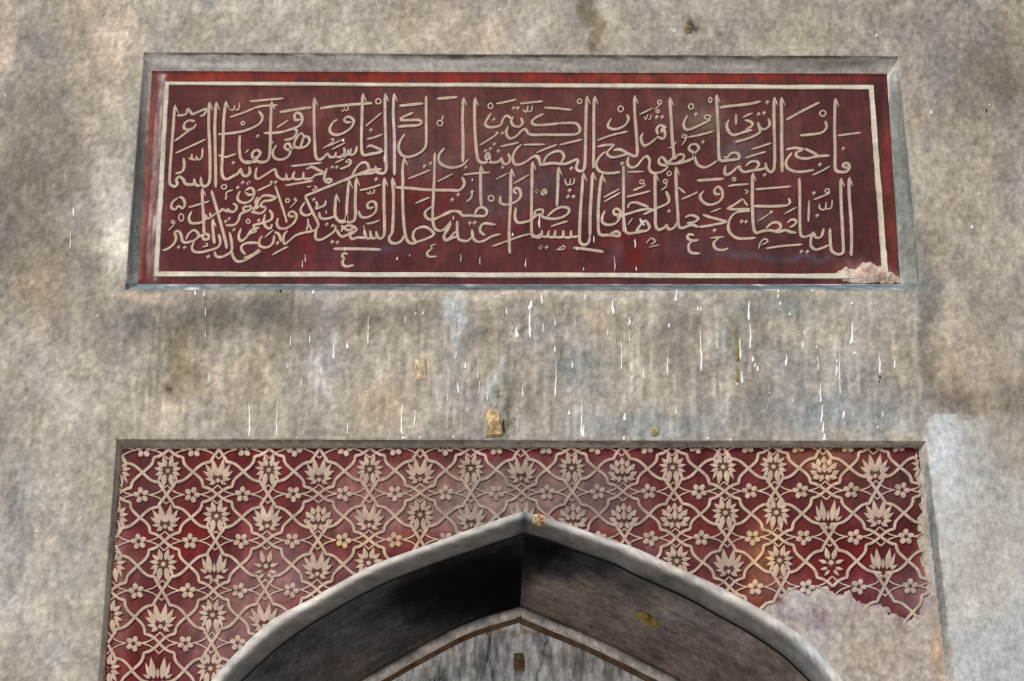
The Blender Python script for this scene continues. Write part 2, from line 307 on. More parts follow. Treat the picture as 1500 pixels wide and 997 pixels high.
# a raised stroke: centre line in pixels, half-width in pixels
PXM = .0033
def smooth(pts, closed=False, step=2.2):
    p = np.array(pts, float); n = len(p)
    if n == 2:
        m = max(3, int(np.linalg.norm(p[1]-p[0])/6)); s = np.linspace(0, 1, m)[:, None]; return p[0]*(1-s)+p[1]*s
    out = []
    for i in range(n-1):
        a = p[max(i-1, 0)]; b = p[i]; c = p[i+1]; d = p[min(i+2, n-1)]
        L = np.linalg.norm(c-b); m = max(2, int(L/step)); m = min(m, 9)
        for k in range(m):
            t = k/m
            out.append(.5*((2*b)+(-a+c)*t+(2*a-5*b+4*c-d)*t*t+(-a+3*b-3*c+d)*t**3))
    out.append(p[-1]); return np.array(out)
def stroke_geo(pts, hw, Y, h=.006, taper=(.55, .55), nib=0.0, off=0, sm=True):
    """returns verts, faces of a raised rounded ribbon lying on plane Y"""
    c = smooth(pts) if sm else np.array(pts, float)
    d = np.gradient(c, axis=0); d /= (np.linalg.norm(d, axis=1)[:, None]+1e-9)
    nrm = np.stack([-d[:, 1], d[:, 0]], axis=1)
    L = np.concatenate([[0], np.cumsum(np.linalg.norm(np.diff(c, axis=0), axis=1))]); T = L[-1]+1e-9
    wd = np.full(len(c), hw)
    e = min(4.0, T*.4)
    wd *= np.minimum(1, taper[0]+(1-taper[0])*L/e)*np.minimum(1, taper[1]+(1-taper[1])*(T-L)/e)
    if nib: wd *= 1-nib*.5+nib*np.abs(d@np.array([.64, .77]))
    V = []
    for i in range(len(c)):
        for q, hh in ((-1.06, 0), (-.90, .9), (-.62, 1), (.62, 1), (.90, .9), (1.06, 0)):
            x, y = c[i]+nrm[i]*wd[i]*q
            p = P(x, y, Y); p[1] -= h*hh-.0006*(hh == 0)*-1; V.append(p)
    n = len(c); Fc = []
    for i in range(n-1):
        for k in range(5):
            a = off+i*6+k; Fc.append((a, a+1, a+7, a+6))
    Fc.append(tuple(off+k for k in range(6))[::-1]); Fc.append(tuple(off+(n-1)*6+k for k in range(6)))
    return V, Fc
def ell_pts(x, y, rx, ry, n=12, a0=0):
    return [(x+rx*math.cos(a0+2*math.pi*k/n), y+ry*math.sin(a0+2*math.pi*k/n)) for k in range(n+1)]
def dia_geo(x, y, r, Y, h, off=0):
    ring = [(x-r, y+.1*r), (x+.1*r, y-r), (x+r, y-.1*r), (x-.1*r, y+r)]
    V = [P(a, b, Y) for a, b in ring]
    T = [P(x+(a-x)*.6, y+(b-y)*.6, Y)-np.array([0, h, 0]) for a, b in ring]
    V += T; Fc = [tuple(off+4+k for k in range(4))]
    for k in range(4): Fc.append((off+k, off+(k+1) % 4, off+4+(k+1) % 4, off+4+k))
    return V, Fc
SCALE = 997/160.0
count = [0]
def letter(name, pts, hw, h=None):
    h = h or 0.0048+.0012*random.random()
    V, Fc = stroke_geo(pts, hw, YD, h, nib=.35)
    return link(name, V, Fc, M_CREAM, panel, cream_col, sharp=40)
HEAD = []
def trace(ox, oy, text):
    """stroke list read off a panel detail: l = letter stroke, a = upright with barbed head, m = short mark, r = ring, d = diamond dot"""
    for line in text.strip().split('\n'):
        for item in line.split(';'):
            it = item.split()
            if not it: continue
            k = it[0]; v = [tuple(float(q) for q in s.split(',')) for s in it[1:]]
            pt = [(ox+a[0]/SCALE, oy+a[1]/SCALE) for a in v]
            if k == 'd':
                for (x, y) in pt:
                    V, Fc = dia_geo(x, y, 3.6, YD, .006); link('dot', V, Fc, M_CREAM, panel, cream_col, smooth=False)
            elif k == 'r':
                x, y = pt[0]; rr = v[1]
                V, Fc = stroke_geo(ell_pts(x, y, rr[0]/SCALE, rr[1]/SCALE), 1.15, YD, .005, taper=(1, 1), sm=False)
                link('ring_mark', V, Fc, M_CREAM, panel, cream_col, sharp=40)
            elif k == 'l': letter('letter_stroke', pt, 1.95)
            elif k == 'b': letter('long_bar', pt, 2.1)
            elif k == 'm': letter('vowel_mark', pt, 1.6)
            elif k == 't': letter('vowel_mark', pt, 1.25)
            elif k == 'a':
                x, y = pt[0]
                V, Fc = stroke_geo(pt, 2.2, YD, .0062, taper=(.45, .5), nib=.2)
                V2, F2 = stroke_geo([(x+.3, y-1.5), (x+2.6, y+4), (x+5.6, y+11)], 1.15, YD, .0064, taper=(1, .3), off=len(V))
                link('upright_stroke', V+V2, Fc+F2, M_CREAM, panel, cream_col, sharp=40)
# frame strip: four sides with uneven edges
def strip(p0, p1, w0, w1, hs=.008):
    n = 60; s = np.linspace(0, 1, n); V = []
    d = np.array(p1, float)-np.array(p0, float); d /= np.linalg.norm(d); nn = np.array([-d[1], d[0]])
    for i, q in enumerate(s):
        c = np.array(p0)*(1-q)+np.array(p1)*q; hw = (w0*(1-q)+w1*q)*(1+.22*(vnoise(np.array([i*.7]), np.array([p0[0]]))[0]-.5))
        c = c+nn*.8*(vnoise(np.array([i*.31+9]), np.array([p0[1]*.37]))[0]-.5)
        for k, hh in ((-1.1, 0), (-.85, 1), (.85, 1), (1.1, 0)):
            x, y = c+nn*hw*k; p = P(x, y, YD); p[1] -= hs*hh-.001*(hh == 0)*1; V.append(p)
    Fc = [(i*4+k, i*4+k+1, i*4+k+5, i*4+k+4) for i in range(n-1) for k in range(3)]
    Fc += [(3, 2, 1, 0), tuple((n-1)*4+k for k in range(4))]
    ob = link('frame_strip', V, Fc, M_CREAM, panel, frame_col, sharp=40)
strip((242, 122.5), (1279, 128.5), 2.6, 3.3); strip((1276, 126), (1297, 408), 3.5, 4.4, .0092)
strip((1299, 405), (226, 401.5), 3.9, 3.8); strip((229, 404), (245, 121), 3.7, 3.4, .0092)

trace(220, 120, """
a 225,225 205,500 190,700 178,900 187,940 225,958 250,935 240,895 268,868 305,895 320,930 350,940 400,935 405,885
a 540,195 535,400 545,600 548,850 535,930 500,957 470,938 465,870 ; l 470,938 440,952 415,935 400,890
a 603,195 592,400 597,700 600,970
l 245,310 325,298 345,250 385,295 430,280 510,250 495,300 455,315 ; l 410,365 360,355 315,382 312,425 345,440 400,420 420,385 ; l 400,415 310,480 222,545
m 230,655 350,600 510,525 ; m 480,605 472,690 440,712 418,680 ; m 425,712 385,708 382,660 ; m 385,708 350,700 ; l 305,695 312,770 290,822 230,840
a 690,190 672,350 665,600 655,800 668,875 705,890 760,862 800,840 830,790 ; l 830,795 845,850 885,862 915,835 903,775 ; d 760,740
m 730,325 860,280 997,228 1165,215 ; r 848,380 16,16 ; l 622,482 800,462 900,435 997,385 1025,320 990,270 ; t 730,255 758,262 775,218 ; t 778,258 808,255 818,190
m 622,670 690,687 785,658 ; l 820,490 815,600 828,700 870,738 930,735 990,690 ; m 870,650 900,620 ; d 1110,555
""")
trace(220, 250, """
d 845,110 900,110 800,155 ; r 675,150 22,20 ; m 755,180 705,195 690,225 ; m 700,225 688,270
l 865,190 900,165 935,165 950,215 925,270 865,297 812,280 798,245 822,190 ; l 870,200 900,225 940,215
l 905,330 865,330 850,355 880,372 925,345 905,315 ; l 905,370 830,395 805,460 765,498 690,500 ; l 920,380 997,392 ; l 985,240 962,290 990,340
l 755,300 790,325 775,370 735,378 705,345 ; l 730,378 690,368 655,355 640,378 600,392 ; l 600,392 560,422 545,385 ; l 560,425 515,440 510,400 ; d 690,465 722,440
a 475,172 480,300 490,450 495,570 530,585 535,620 500,632 480,605 500,575
a 560,190 600,320 650,500 690,650 700,715
l 380,375 355,430 372,478 430,482 480,468 515,440 ; m 350,338 440,312 542,280
l 255,250 205,290 195,340 230,358 258,325 300,345 318,300 295,250 262,245 ; r 285,430 22,34 ; t 200,455 225,470 210,505 165,550 ; t 205,450 195,475 220,485
l 115,728 160,715 215,670 238,615 225,565 262,555 288,600 298,650 350,655 420,628 442,580 402,545 355,575 325,630 ; l 415,625 455,600 490,582
d 260,700 315,703 530,785 ; a 570,450 575,550 588,670
l 402,650 383,700 400,740 460,747 550,727 620,700 642,650 625,580 ; t 510,660 525,685 475,698
l 590,740 602,780 640,792 700,770 745,730 742,640 725,565 ; d 765,540
l 742,735 765,800 800,832 860,822 930,782 1010,735 ; l 990,662 900,660 842,682 835,722 870,768
l 830,530 808,600 830,643 880,610 925,545 1000,520 ; r 895,465 18,18
""")
trace(360, 120, """
m 35,182 190,167 348,153 ; a 235,192 228,400 224,600 215,690 190,727 140,737 98,720 60,680 72,640 110,625 135,655 110,690 70,700 ; l 0,725 95,738 ; d 110,495
b 312,278 450,255 600,235 ; l 500,345 455,350 445,312 465,285 505,300 517,352 490,402 400,440 300,465 165,470 ; m 285,420 340,385 388,352
l 432,428 468,450 455,490 420,520 350,535 ; l 505,465 455,530 445,590 490,605 550,590 585,540 560,500 525,520 510,570 490,600 ; l 505,465 545,510
l 445,600 400,625 362,610 360,578 390,565 412,600 402,660 370,697 310,712 260,692 248,640 282,578
a 625,155 625,350 630,550 640,680 668,712 705,698 745,660 770,688 812,685 825,645 ; l 820,685 870,685 905,645 895,600 ; l 900,665 945,662 965,610
t 705,610 790,555 800,525 770,530 ; t 750,592 900,520 ; m 785,620 905,560
b 680,245 830,222 1155,195 ; t 870,262 888,272 905,240 ; t 905,268 935,258 935,230
l 965,370 915,370 900,345 925,322 965,330 988,365 960,422 900,465 830,487 780,470 768,425 800,370 838,348
m 415,772 550,757 692,740 ; l 552,802 600,778 650,800 712,835 640,850 600,882 540,887 525,870 530,825 ; l 525,885 460,892 430,870 448,820 ; l 432,882 380,892 370,838
l 380,892 320,888 282,850 265,800 180,850 112,888 88,860 102,785 ; l 742,788 725,840 718,895 755,922 785,905 768,888 728,895 ; d 790,780 832,780
m 935,708 962,738 940,768 860,797 ; t 935,710 915,730 945,742 ; m 815,742 900,703 ; l 0,865 32,835 38,785 ; d 22,925
""")
trace(360, 250, """
m 362,138 480,117 615,95 ; t 560,150 600,148 ; t 622,142 652,160 605,182
b 540,235 700,170 850,110 997,48 1130,0 1240,-10 ; l 542,235 600,360 660,480 652,525 615,552 540,567 460,592 400,640 358,672 343,640 350,590 382,548
l 652,520 635,590 650,632 700,627 760,592 815,548 820,500 ; l 540,290 503,350 512,392 555,410 612,388 ; m 565,440 572,480 552,550 ; m 575,485 602,545
d 622,265 275,105 ; l 642,282 655,315 640,350 690,332 722,318 732,275 ; l 672,380 680,430 730,442 795,425 815,400 ; t 730,365 738,395 ; d 740,490 795,503
a 825,225 815,380 830,440 870,472 915,460 928,400
m 270,140 310,260 350,380 376,478 ; r 382,275 17,17 ; t 450,250 465,275 440,305 405,342 ; t 455,250 440,268 462,275
l 445,420 402,418 395,390 430,375 465,410 450,465 400,512 350,532 302,522 283,480 298,435
m 105,187 170,157 235,128 ; d 235,108 ; l 140,238 200,228 275,250 220,275 160,285 130,330 ; l 100,355 108,290 145,240 ; l 90,320 75,375 130,392 172,370 182,340 130,328
l 215,360 242,400 235,445 185,470 60,503 ; l 178,400 165,470 190,520 225,530 242,490 ; l 70,505 92,555 40,575 -5,622 ; d 120,455
l 262,562 295,575 315,610 322,650 ; l 262,590 252,650 222,690 172,703 125,682 128,630 152,598 ; m 175,610 255,540 ; d 292,660 ; m 242,772 320,727 390,693
l -20,800 60,770 125,718 ; m 0,665 92,665
b 800,715 950,715 1100,717 1235,722
l 932,765 898,755 880,780 902,802 ; l 902,802 883,840 908,875 985,865 ; l 830,540 860,592 892,605 950,572 1000,552 ; d 790,650 838,655 ; l 872,500 930,545 997,522
""")
trace(500, 120, """
a 195,118 190,300 185,500 188,640 212,672 262,662 320,652 382,632 ; l 232,602 262,583 312,600 372,622 ; d 270,440 ; m 222,408 290,350 367,285 ; m 232,527 310,505 378,480 ; r 338,180 24,24
a 400,118 400,300 405,500 407,700 410,800 390,836 352,836 322,820 312,770 ; l 322,822 292,833 248,838 150,850 60,890 -10,915 ; l 95,868 130,800 180,745 230,742 252,790 240,832
a 480,118 475,300 485,500 486,700 486,855 ; b 530,222 640,210 748,200 ; l 655,285 560,325 545,348 620,352 700,350 735,375 692,400 600,405 515,412
l 775,130 775,350 775,560 750,622 680,670 600,687 545,662 523,600 540,540 578,478 ; r 900,380 24,26 ; t 918,355 930,308 ; b 872,157 960,150 1060,142
l 0,665 30,682 60,660 60,618 ; l 60,662 102,667 132,640 142,588 ; m 75,708 92,740 50,775 0,800
a 572,702 560,800 563,900 560,1000 565,1200 580,1370 602,1450 642,1477 690,1470 ; d 760,770 815,745 ; m 610,887 700,852 812,808
l 855,650 850,800 848,900 838,1100 835,1210 842,1310 872,1355 930,1355 980,1310 1000,1270 ; l 942,608 897,660 888,720 930,765 1010,785 1100,765 1160,710 ; m 878,912 1020,840 ; d 318,890
""")
trace(500, 250, """
m 168,182 260,162 362,130 ; t 235,200 258,215 265,182 ; t 268,215 298,205 300,172
l 298,335 250,345 238,312 265,285 305,288 322,340 300,392 240,427 182,422 158,368 ; m 225,487 290,477 350,453
l 15,465 -10,455 ; a 70,95 52,300 45,440 15,455 ; a 135,75 128,300 132,400 112,462 60,472 45,440
a 390,75 390,300 395,500 390,590 360,622 330,605 318,555 ; l 332,612 280,617 263,548 ; l 280,612 232,617 213,545 ; l 232,617 150,612 100,625 80,592 140,540 80,502 20,520 0,560 ; l 0,602 60,590 90,572
a 465,75 475,200 475,400 465,560 438,610 450,655 500,667 550,642 572,595 ; l 690,662 655,610 672,545 740,515 800,530 845,582 780,622 690,652
b 495,155 600,160 800,177 997,180 1080,178 1125,120 1100,60 ; m 675,302 740,272 808,245
l 825,330 765,380 780,432 835,450 900,422 997,372 1100,380 ; t 862,672 818,690 832,712 ; m 832,712 783,750 800,787 872,785
l 962,540 938,600 960,637 1050,550 ; 
""")
trace(640, 120, """
a 240,155 235,350 240,550 238,735 ; a 345,155 345,350 355,550 370,690 400,737 452,737 482,700 468,650 445,690 490,735 560,732 590,692
m 540,202 620,187 725,163 ; m 758,202 860,190 965,180 ; r 490,222 22,24 ; d 700,240 740,240 520,345 550,470 600,470 445,630 490,612 560,632 265,780 525,570
t 782,258 820,277 832,218 ; t 832,272 862,270 872,212 ; l 497,288 455,350 442,392 480,417 550,410 588,390 600,350 635,312 692,345 ; l 702,318 678,360 700,402 750,412 782,380 768,330
l 652,408 633,460 660,517 720,500 800,432 850,482 997,485 1150,485 1270,480 1305,450 1300,412 1255,378 1120,380 ; l 972,295 885,340 870,380 925,397 1120,382
m 388,582 470,532 545,483 ; m 578,592 660,575 748,555 ; l 592,692 602,740 642,752 668,710 650,655 ; l 772,573 720,622 693,690 710,752 770,752 840,712 890,680 930,690 945,770
m 790,577 985,573 ; m 905,650 1000,610 1095,575 ; d 600,782
a 870,740 868,900 865,1110 865,1370 882,1415 922,1410 960,1380 ; a 678,805 675,900 672,1110 660,1360 665,1570
m 538,892 652,833 ; m 700,932 842,848 ; m 240,850 350,837 485,830 ; a 400,775 400,997 405,1140 
""")
trace(640, 250, """
d 140,265 195,220 300,480 345,475 915,190 ; m 325,200 312,250 268,287 ; d 322,195
l 345,402 372,350 420,338 457,370 440,412 380,417 300,412 240,412 200,380 150,370 100,392 -40,450 ; r 495,255 26,26
l 732,212 703,195 712,165 745,165 768,220 740,272 680,302 620,312 578,290 582,235 ; m 508,692 620,652 760,602 855,578
l 722,338 713,430 740,477 800,472 860,452 892,420 900,370 960,355 ; r 970,205 18,20
l 535,497 440,483 400,510 398,560 440,592 ; l 582,580 500,602 440,637 380,652 335,622 320,540 ; l 322,605 280,642 220,637 190,600 185,458 ; l 190,605 150,612 92,637 63,600 100,540 122,480 60,540 0,552
d 950,700 ; t 935,410 938,530
""")
trace(780, 120, """
m 108,238 220,245 358,257 ; r 430,180 20,20
a 495,142 490,300 485,500 482,700 470,800 430,817 400,790 410,712 300,750 180,745 70,762 ; l 98,745 130,682 200,640 262,640 288,690 258,735 ; l 70,762 55,705 15,672
a 565,142 560,300 560,600 555,792 ; m 248,577 350,552 455,528 ; r 805,250 24,26 ; l 717,338 688,400 720,432 790,427 850,392 877,340 860,300
m 592,537 720,490 870,455 ; a 930,137 935,300 950,500 957,650 940,682 880,662 800,620 735,628 ; l 880,655 800,680 720,690 680,652 722,602 742,580 660,580 595,595
l 662,640 602,700 583,770 620,822 700,837 802,825 ; d 820,745 355,790 ; l 875,688 868,750 900,782 950,770 1010,700 1045,680 1070,720 1065,790 1095,832 1155,830 1215,800 1230,750 1185,690 1155,710 1165,755 1235,765
m 868,825 1015,820 ; a 235,788 230,997 222,1140
a 462,843 452,1000 437,1200 430,1410 437,1470 470,1490 510,1470 525,1410 ; a 548,838 540,1000 527,1200 525,1410 ; a 632,857 612,1010 600,1210 605,1370 632,1400 720,1400 790,1410 792,1380 760,1368 700,1398
t 297,888 305,930 335,942 348,885 ; t 342,940 375,930 382,880 ; l 830,770 832,997 830,1200 835,1350 842,1355 870,1385 930,1380 1000,1370
""")
trace(780, 250, """
d 340,180 325,237 375,237 45,190 ; r 110,195 20,24 ; l 128,427 200,362 270,335 332,350 325,392 270,427 190,442 105,430 60,400 20,430 ; l 20,365 25,410 ; l 95,350 95,400
l -20,570 40,612 80,602 85,545 ; l 85,602 132,602 152,548 ; l 132,602 192,607 212,548 ; l 192,607 272,607 282,548 ; l 282,607 345,610 352,548 ; l 350,610 430,600
m 168,512 240,487 322,463 ; d 75,700 130,700 ; t 218,722 290,717 287,688 238,712 ; b 370,705 500,720 648,742 ; m 648,247 792,170 ; m 650,287 805,200
l 795,402 750,402 740,370 762,348 802,370 800,422 760,480 690,497 640,472 638,420 662,368 ; l 768,432 850,402 920,380 1000,358 1090,350
l 868,345 890,300 940,292 1010,315 1060,335 ; t 912,438 870,497 ; m 858,242 1000,208 1075,188 ; m 918,182 1010,145
""")
trace(920, 120, """
m 102,302 222,243 ; t 148,318 162,347 180,303 ; t 182,345 205,340 208,300 ; r 270,270 14,14 ; d 262,322 312,322 ; r 288,188 18,18 ; t 300,205 240,257
l 262,500 320,522 338,480 325,418 ; l 272,485 262,430 295,400 350,420 ; l 305,470 310,420 ; l 137,468 118,520 145,582 200,562 262,512
a 380,152 395,350 405,550 417,680 368,742 450,747 560,717 602,690 ; l 420,712 460,665 508,670 500,712 440,742 ; t 362,607 410,592 438,548
r 575,228 22,24 ; d 620,297 685,550 ; l 542,308 508,380 530,437 600,422 755,348 ; r 725,325 28,18 ; t 500,480 535,505 490,582 ; t 505,480 490,505 525,515 ; m 548,507 650,487 780,453
l 602,692 600,650 558,622 568,580 620,572 648,610 605,660 612,705 640,762 700,782 760,757 812,722 ; a 805,128 815,300 825,500 830,680 850,722 920,717 1000,710 ; r 750,168 14,24
b 832,237 920,225 1100,205 1210,180 ; l 985,300 987,395 
l 890,768 882,840 920,848 1005,775 1030,790 ; l 870,690 905,690 945,652 1000,655 1015,700 970,715
a 245,840 247,1000 250,1200 252,1310 280,1352 330,1332 352,1300 ; b 628,902 740,895 872,885 ; a 435,787 442,1000 455,1210 460,1310 490,1337 560,1312 600,1310 640,1330 ; r 375,838 18,20
""")
trace(920, 250, """
r 125,105 18,18 ; t 142,118 150,140 45,187 ; r 340,100 17,17 ; t 352,115 345,150 298,183
l 352,490 372,537 420,522 440,480 ; l 518,430 580,408 642,440 600,472 535,482 ; l 645,517 750,502 905,470 ; l 680,403 760,430 905,467
l 345,190 372,250 360,300 250,350 140,402 ; m 458,155 522,207 ; m 488,262 560,232 635,198
l 842,215 800,215 787,180 820,148 857,180 862,240 820,292 740,312 680,282 658,230 692,188 ; m 752,382 850,345 ; l 900,350 960,318 1050,260 
l 70,562 112,500 160,460 195,520 160,552 90,552 ; l 105,440 150,505 ; d 375,370 790,545 ; t 165,667 210,618 248,650 200,680 ; t 188,702 285,680
l 602,592 552,583 543,620 590,642 642,635 ; l 590,642 553,680 570,747 655,757 ; m 750,617 872,605 ; l 832,615 783,660 800,712 860,727 912,710
""")
trace(1060, 120, """
d 400,187 320,295 370,285 375,850 880,755 ; a 460,152 460,350 465,550 465,750 450,817 420,822 390,790 383,738 ; a 525,152 530,350 530,550 535,832
l 407,338 422,390 380,432 332,425 313,368 ; l 322,430 332,462 240,512 105,552 ; l 48,348 28,400 50,460 92,487 180,462 262,440 ; l 190,350 250,368 262,400 200,440 ; m 172,332 215,305 265,288 ; m 110,300 115,395
m 252,618 340,592 435,560 ; m 198,697 290,667 385,640 ; l 130,770 180,822 260,812 372,792 385,760 ; l 200,772 240,735 300,728 322,762 280,805 ; l 8,790 18,847 80,822 132,770
r 95,890 16,14 ; b 568,352 700,277 872,190 ; r 905,290 26,26 ; l 925,360 942,410 900,462 800,482 698,490
l 568,622 640,605 722,618 662,650 680,692 760,702 850,682 965,675 ; l 738,612 800,640 860,672 ; l 622,650 573,720 578,780 640,817 720,822 822,805 ; m 812,852 900,812 972,770
a 262,842 263,997 262,1010 265,1210 275,1340 300,1380 350,1365 420,1357 500,1370 560,1355 600,1370 662,1380
m 40,955 100,943 230,935 ; m 288,982 450,970 615,955 ; l 690,880 695,1010 695,1210 700,1370 722,1415 790,1402 820,1370
""")
trace(1060, 250, """
l 385,530 440,480 500,478 522,520 480,547 ; l 580,480 620,448 662,460 650,492 600,522 ; t 308,467 430,388 ; d 435,380 165,465 205,467 710,740 765,740 825,205 855,410
l 820,560 842,612 892,602 912,530 ; b 278,325 450,327 582,320 ; l 590,255 608,290 580,320 ; m 552,397 662,338 ; l 30,350 100,310 172,258 ; l 30,350 120,355 240,350 ; l 240,368 120,382 60,440 43,530 80,592 150,622 292,615
t 190,175 222,195 192,215 ; t 180,262 200,300 222,322 ; t 318,717 340,650 380,625 402,650 345,680 ; m 385,712 530,690 718,675
l 822,560 798,620 798,690 840,722 900,707 960,682 ; m 818,267 900,237 970,205 ; r 945,185 20,18 ; m 780,275 772,470 ; t 872,305 880,350 925,355 935,290 ; t 930,352 980,342 990,268
""")
trace(1180, 120, """
a 270,162 265,400 270,650 270,790 300,822 370,822 402,780 380,745 345,752 345,775 385,790 ; m 290,492 390,480 502,465 ; d 345,610
""")
trace(1180, 250, """
a 320,82 325,300 335,500 345,700 340,750 300,767 252,747 230,700 222,530 ; a 395,72 400,250 415,450 420,650 415,782
""")
# ------------------------------------------------------------------ arch curves (left foot -> apex -> right foot)
def resample(pts, n):
    p = np.array(pts, float); L = np.concatenate([[0], np.cumsum(np.linalg.norm(np.diff(p, axis=0), axis=1))]); s = np.linspace(0, L[-1], n)
    return np.stack([np.interp(s, L, p[:, k]) for k in range(p.shape[1])], axis=1)
def crv(pts, Y, n=90):                  # pixels from the apex down, smoothed, then straight to the floor
    c = smooth(pts, step=8); W = np.array([P(x, y, Y) for x, y in c])
    W = resample(W, n)
    e = W[-1]-W[-4]; e /= np.linalg.norm(e); q = W[-1].copy(); out = [W]
    dirx = e[0]; k = 0; ext_ = []
    while dirx*np.sign(e[0]) > .04*1 and k < 30:
        dirx *= .86; d = np.array([dirx, 0, -math.sqrt(max(0, 1-dirx**2))]); q = q+d*.06; ext_.append(q); k += 1
    z0 = q[2]
    for z in np.linspace(z0, 0, 14)[1:]: ext_.append(np.array([q[0], Y, z]))
    return np.vstack([W, np.array(ext_)])
OL_ = [(766, 749), (750, 754), (692, 774), (630, 797), (550, 826), (496, 854), (450, 880), (397, 909), (342, 960), (309, 997)]
OR_ = [(766, 749), (772, 751), (828, 767), (900, 793), (934, 804), (994, 832), (1050, 857), (1100, 884), (1150, 914), (1190, 944), (1236, 997)]
IL_ = [(768, 778), (750, 784), (700, 801), (630, 825), (553, 856), (473, 900), (411, 942), (350, 997)]
IR_ = [(768, 778), (800, 787), (850, 805), (900, 822.5), (930, 838), (1000, 869), (1050, 896), (1100, 924), (1150, 958), (1190, 996)]
YI = .03
def both(l, r_, Y):
    a = crv(l, Y); b_ = crv(r_, Y); m = min(len(a), len(b_)); return resample(a[:90], 90), resample(b_[:90], 90), a[90:], b_[90:]
def full(l, r_, Y):
    a, b_ = crv(l, Y), crv(r_, Y)
    return a, b_
Ol, Or = full(OL_, OR_, .02); Il, Ir = full(IL_, IR_, YI)
# depth of the niche: where the inner apex is as high as the outer one
zap = P(768, 778, YI)[2]; YN = .85
print('NICHE DEPTH', YN, 'scale check', P(762, 889, YN), P(768, 778, YI))
NL_ = [(762, 889), (750, 892), (682, 914), (605, 954), (535, 994)]
NR_ = [(762, 889), (794, 903), (850, 926), (910, 954), (990, 995)]
Nl, Nr = full(NL_, NR_, YN)
def match(a, b_):
    """same count of rows, top part by arc length, feet last"""
    n = 120
    return resample(a, n), resample(b_, n)
ARCH_ST = [(768, 765, 70, 24, (138, 138, 136), .7), (560, 822, 200, 12, (168, 160, 154), .3), (768, 764, 5, 24, (70, 72, 74), .85), (900, 800, 100, 12, (176, 178, 178), .4), (1100, 880, 100, 14, (172, 168, 160), .4), (1200, 960, 50, 30, (160, 168, 172), .6),
  (980, 848, 60, 5, (110, 108, 104), .5), (1000, 835, 30, 8, (176, 162, 148), .6), (400, 920, 60, 20, (170, 166, 158), .5), (520, 850, 60, 9, (140, 128, 118), .5), (350, 980, 30, 20, (150, 152, 152), .5)]
def arch_col(px, py):
    c = blobs(px, py, (188, 182, 176), ARCH_ST, warp=8); n = fbm(px/26, py/5, 4)[:, None]
    g = fbm(px/12, py/3, 3)[:, None]; c = c*(1+.42*(n-.5))*(1+.25*(g-.5))
    return c
arch = thing('arch_moulding', 'pale grey rounded plaster rib along the edge of the pointed arch', 'moulding', tuple(P(770, 790, 0)*np.array([1, 1, 0])))
def moulding(I, O, name, y0, bulge, back, colfn, mat, parent):
    n = 170; I = resample(I, n); O = resample(O, n); rows = []
    prof = [(-.02, back), (0.0, y0+.034), (.04, y0+.020), (.18, y0-.05*bulge), (.34, y0-.50*bulge), (.42, y0-.88*bulge), (.56, y0-bulge), (.68, y0-.97*bulge), (.80, y0-.82*bulge), (.90, y0-.55*bulge), (.97, y0-.2*bulge), (1.0, y0+.03)]
    for t, y in prof:
        p = I*(1-t)+O*t; p = p.copy(); p[:, 1] = y
        w_ = .0025*(fbm(p[:, 0]*5, p[:, 2]*5+t, 3)-.5); p[:, 1] += w_; rows.append(p)
    ob = grid(name, np.stack(rows, axis=1), mat, parent, colfn, flip=(I[-1][0] > I[0][0]))
    # shade and some soot painted into the colour of the rib's underside
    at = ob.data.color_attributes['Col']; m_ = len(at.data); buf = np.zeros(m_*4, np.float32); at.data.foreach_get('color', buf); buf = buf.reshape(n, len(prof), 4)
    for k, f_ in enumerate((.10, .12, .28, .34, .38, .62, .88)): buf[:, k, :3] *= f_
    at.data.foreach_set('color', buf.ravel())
    g_ = []
    for t_, y_ in ((.10, .030), (-.02, .050), (-.02, .0535)):
        p = I*(1-t_)+O*t_; p = p.copy(); p[:, 1] = y_; g_.append(p)
    for t_, y_ in ((.22, .0535), (.22, .084), (.0, .0865)):
        p = I*(1-t_)+O*t_; p = p.copy(); p[:, 1] = y_; g_.append(p)
    grid('dark_joint', np.stack(g_[2:], axis=1), M_BLACK, parent, None, flip=(I[-1][0] > I[0][0]))  # groove coloured black to stand in for the shade inside it
    return ob
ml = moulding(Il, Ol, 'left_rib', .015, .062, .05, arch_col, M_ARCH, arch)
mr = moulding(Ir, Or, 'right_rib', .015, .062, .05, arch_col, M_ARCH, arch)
# soffit: from a recessed black joint behind the rib back to the niche wall
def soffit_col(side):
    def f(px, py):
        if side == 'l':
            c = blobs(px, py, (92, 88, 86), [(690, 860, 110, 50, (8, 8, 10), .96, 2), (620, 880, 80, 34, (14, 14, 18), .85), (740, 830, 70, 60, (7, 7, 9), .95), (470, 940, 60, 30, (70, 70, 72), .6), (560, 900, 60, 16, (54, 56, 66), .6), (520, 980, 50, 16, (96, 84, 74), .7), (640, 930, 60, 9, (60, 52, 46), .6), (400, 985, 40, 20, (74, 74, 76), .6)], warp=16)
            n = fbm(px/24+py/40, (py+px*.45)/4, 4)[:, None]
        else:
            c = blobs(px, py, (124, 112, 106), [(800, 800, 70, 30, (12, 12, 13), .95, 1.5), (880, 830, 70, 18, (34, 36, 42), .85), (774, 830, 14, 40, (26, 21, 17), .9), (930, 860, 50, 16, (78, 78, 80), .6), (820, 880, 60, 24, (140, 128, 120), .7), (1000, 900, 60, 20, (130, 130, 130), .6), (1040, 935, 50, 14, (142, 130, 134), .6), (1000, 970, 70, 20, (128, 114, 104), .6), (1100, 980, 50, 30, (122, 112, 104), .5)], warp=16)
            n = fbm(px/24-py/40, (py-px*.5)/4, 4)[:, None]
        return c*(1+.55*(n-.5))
    return f
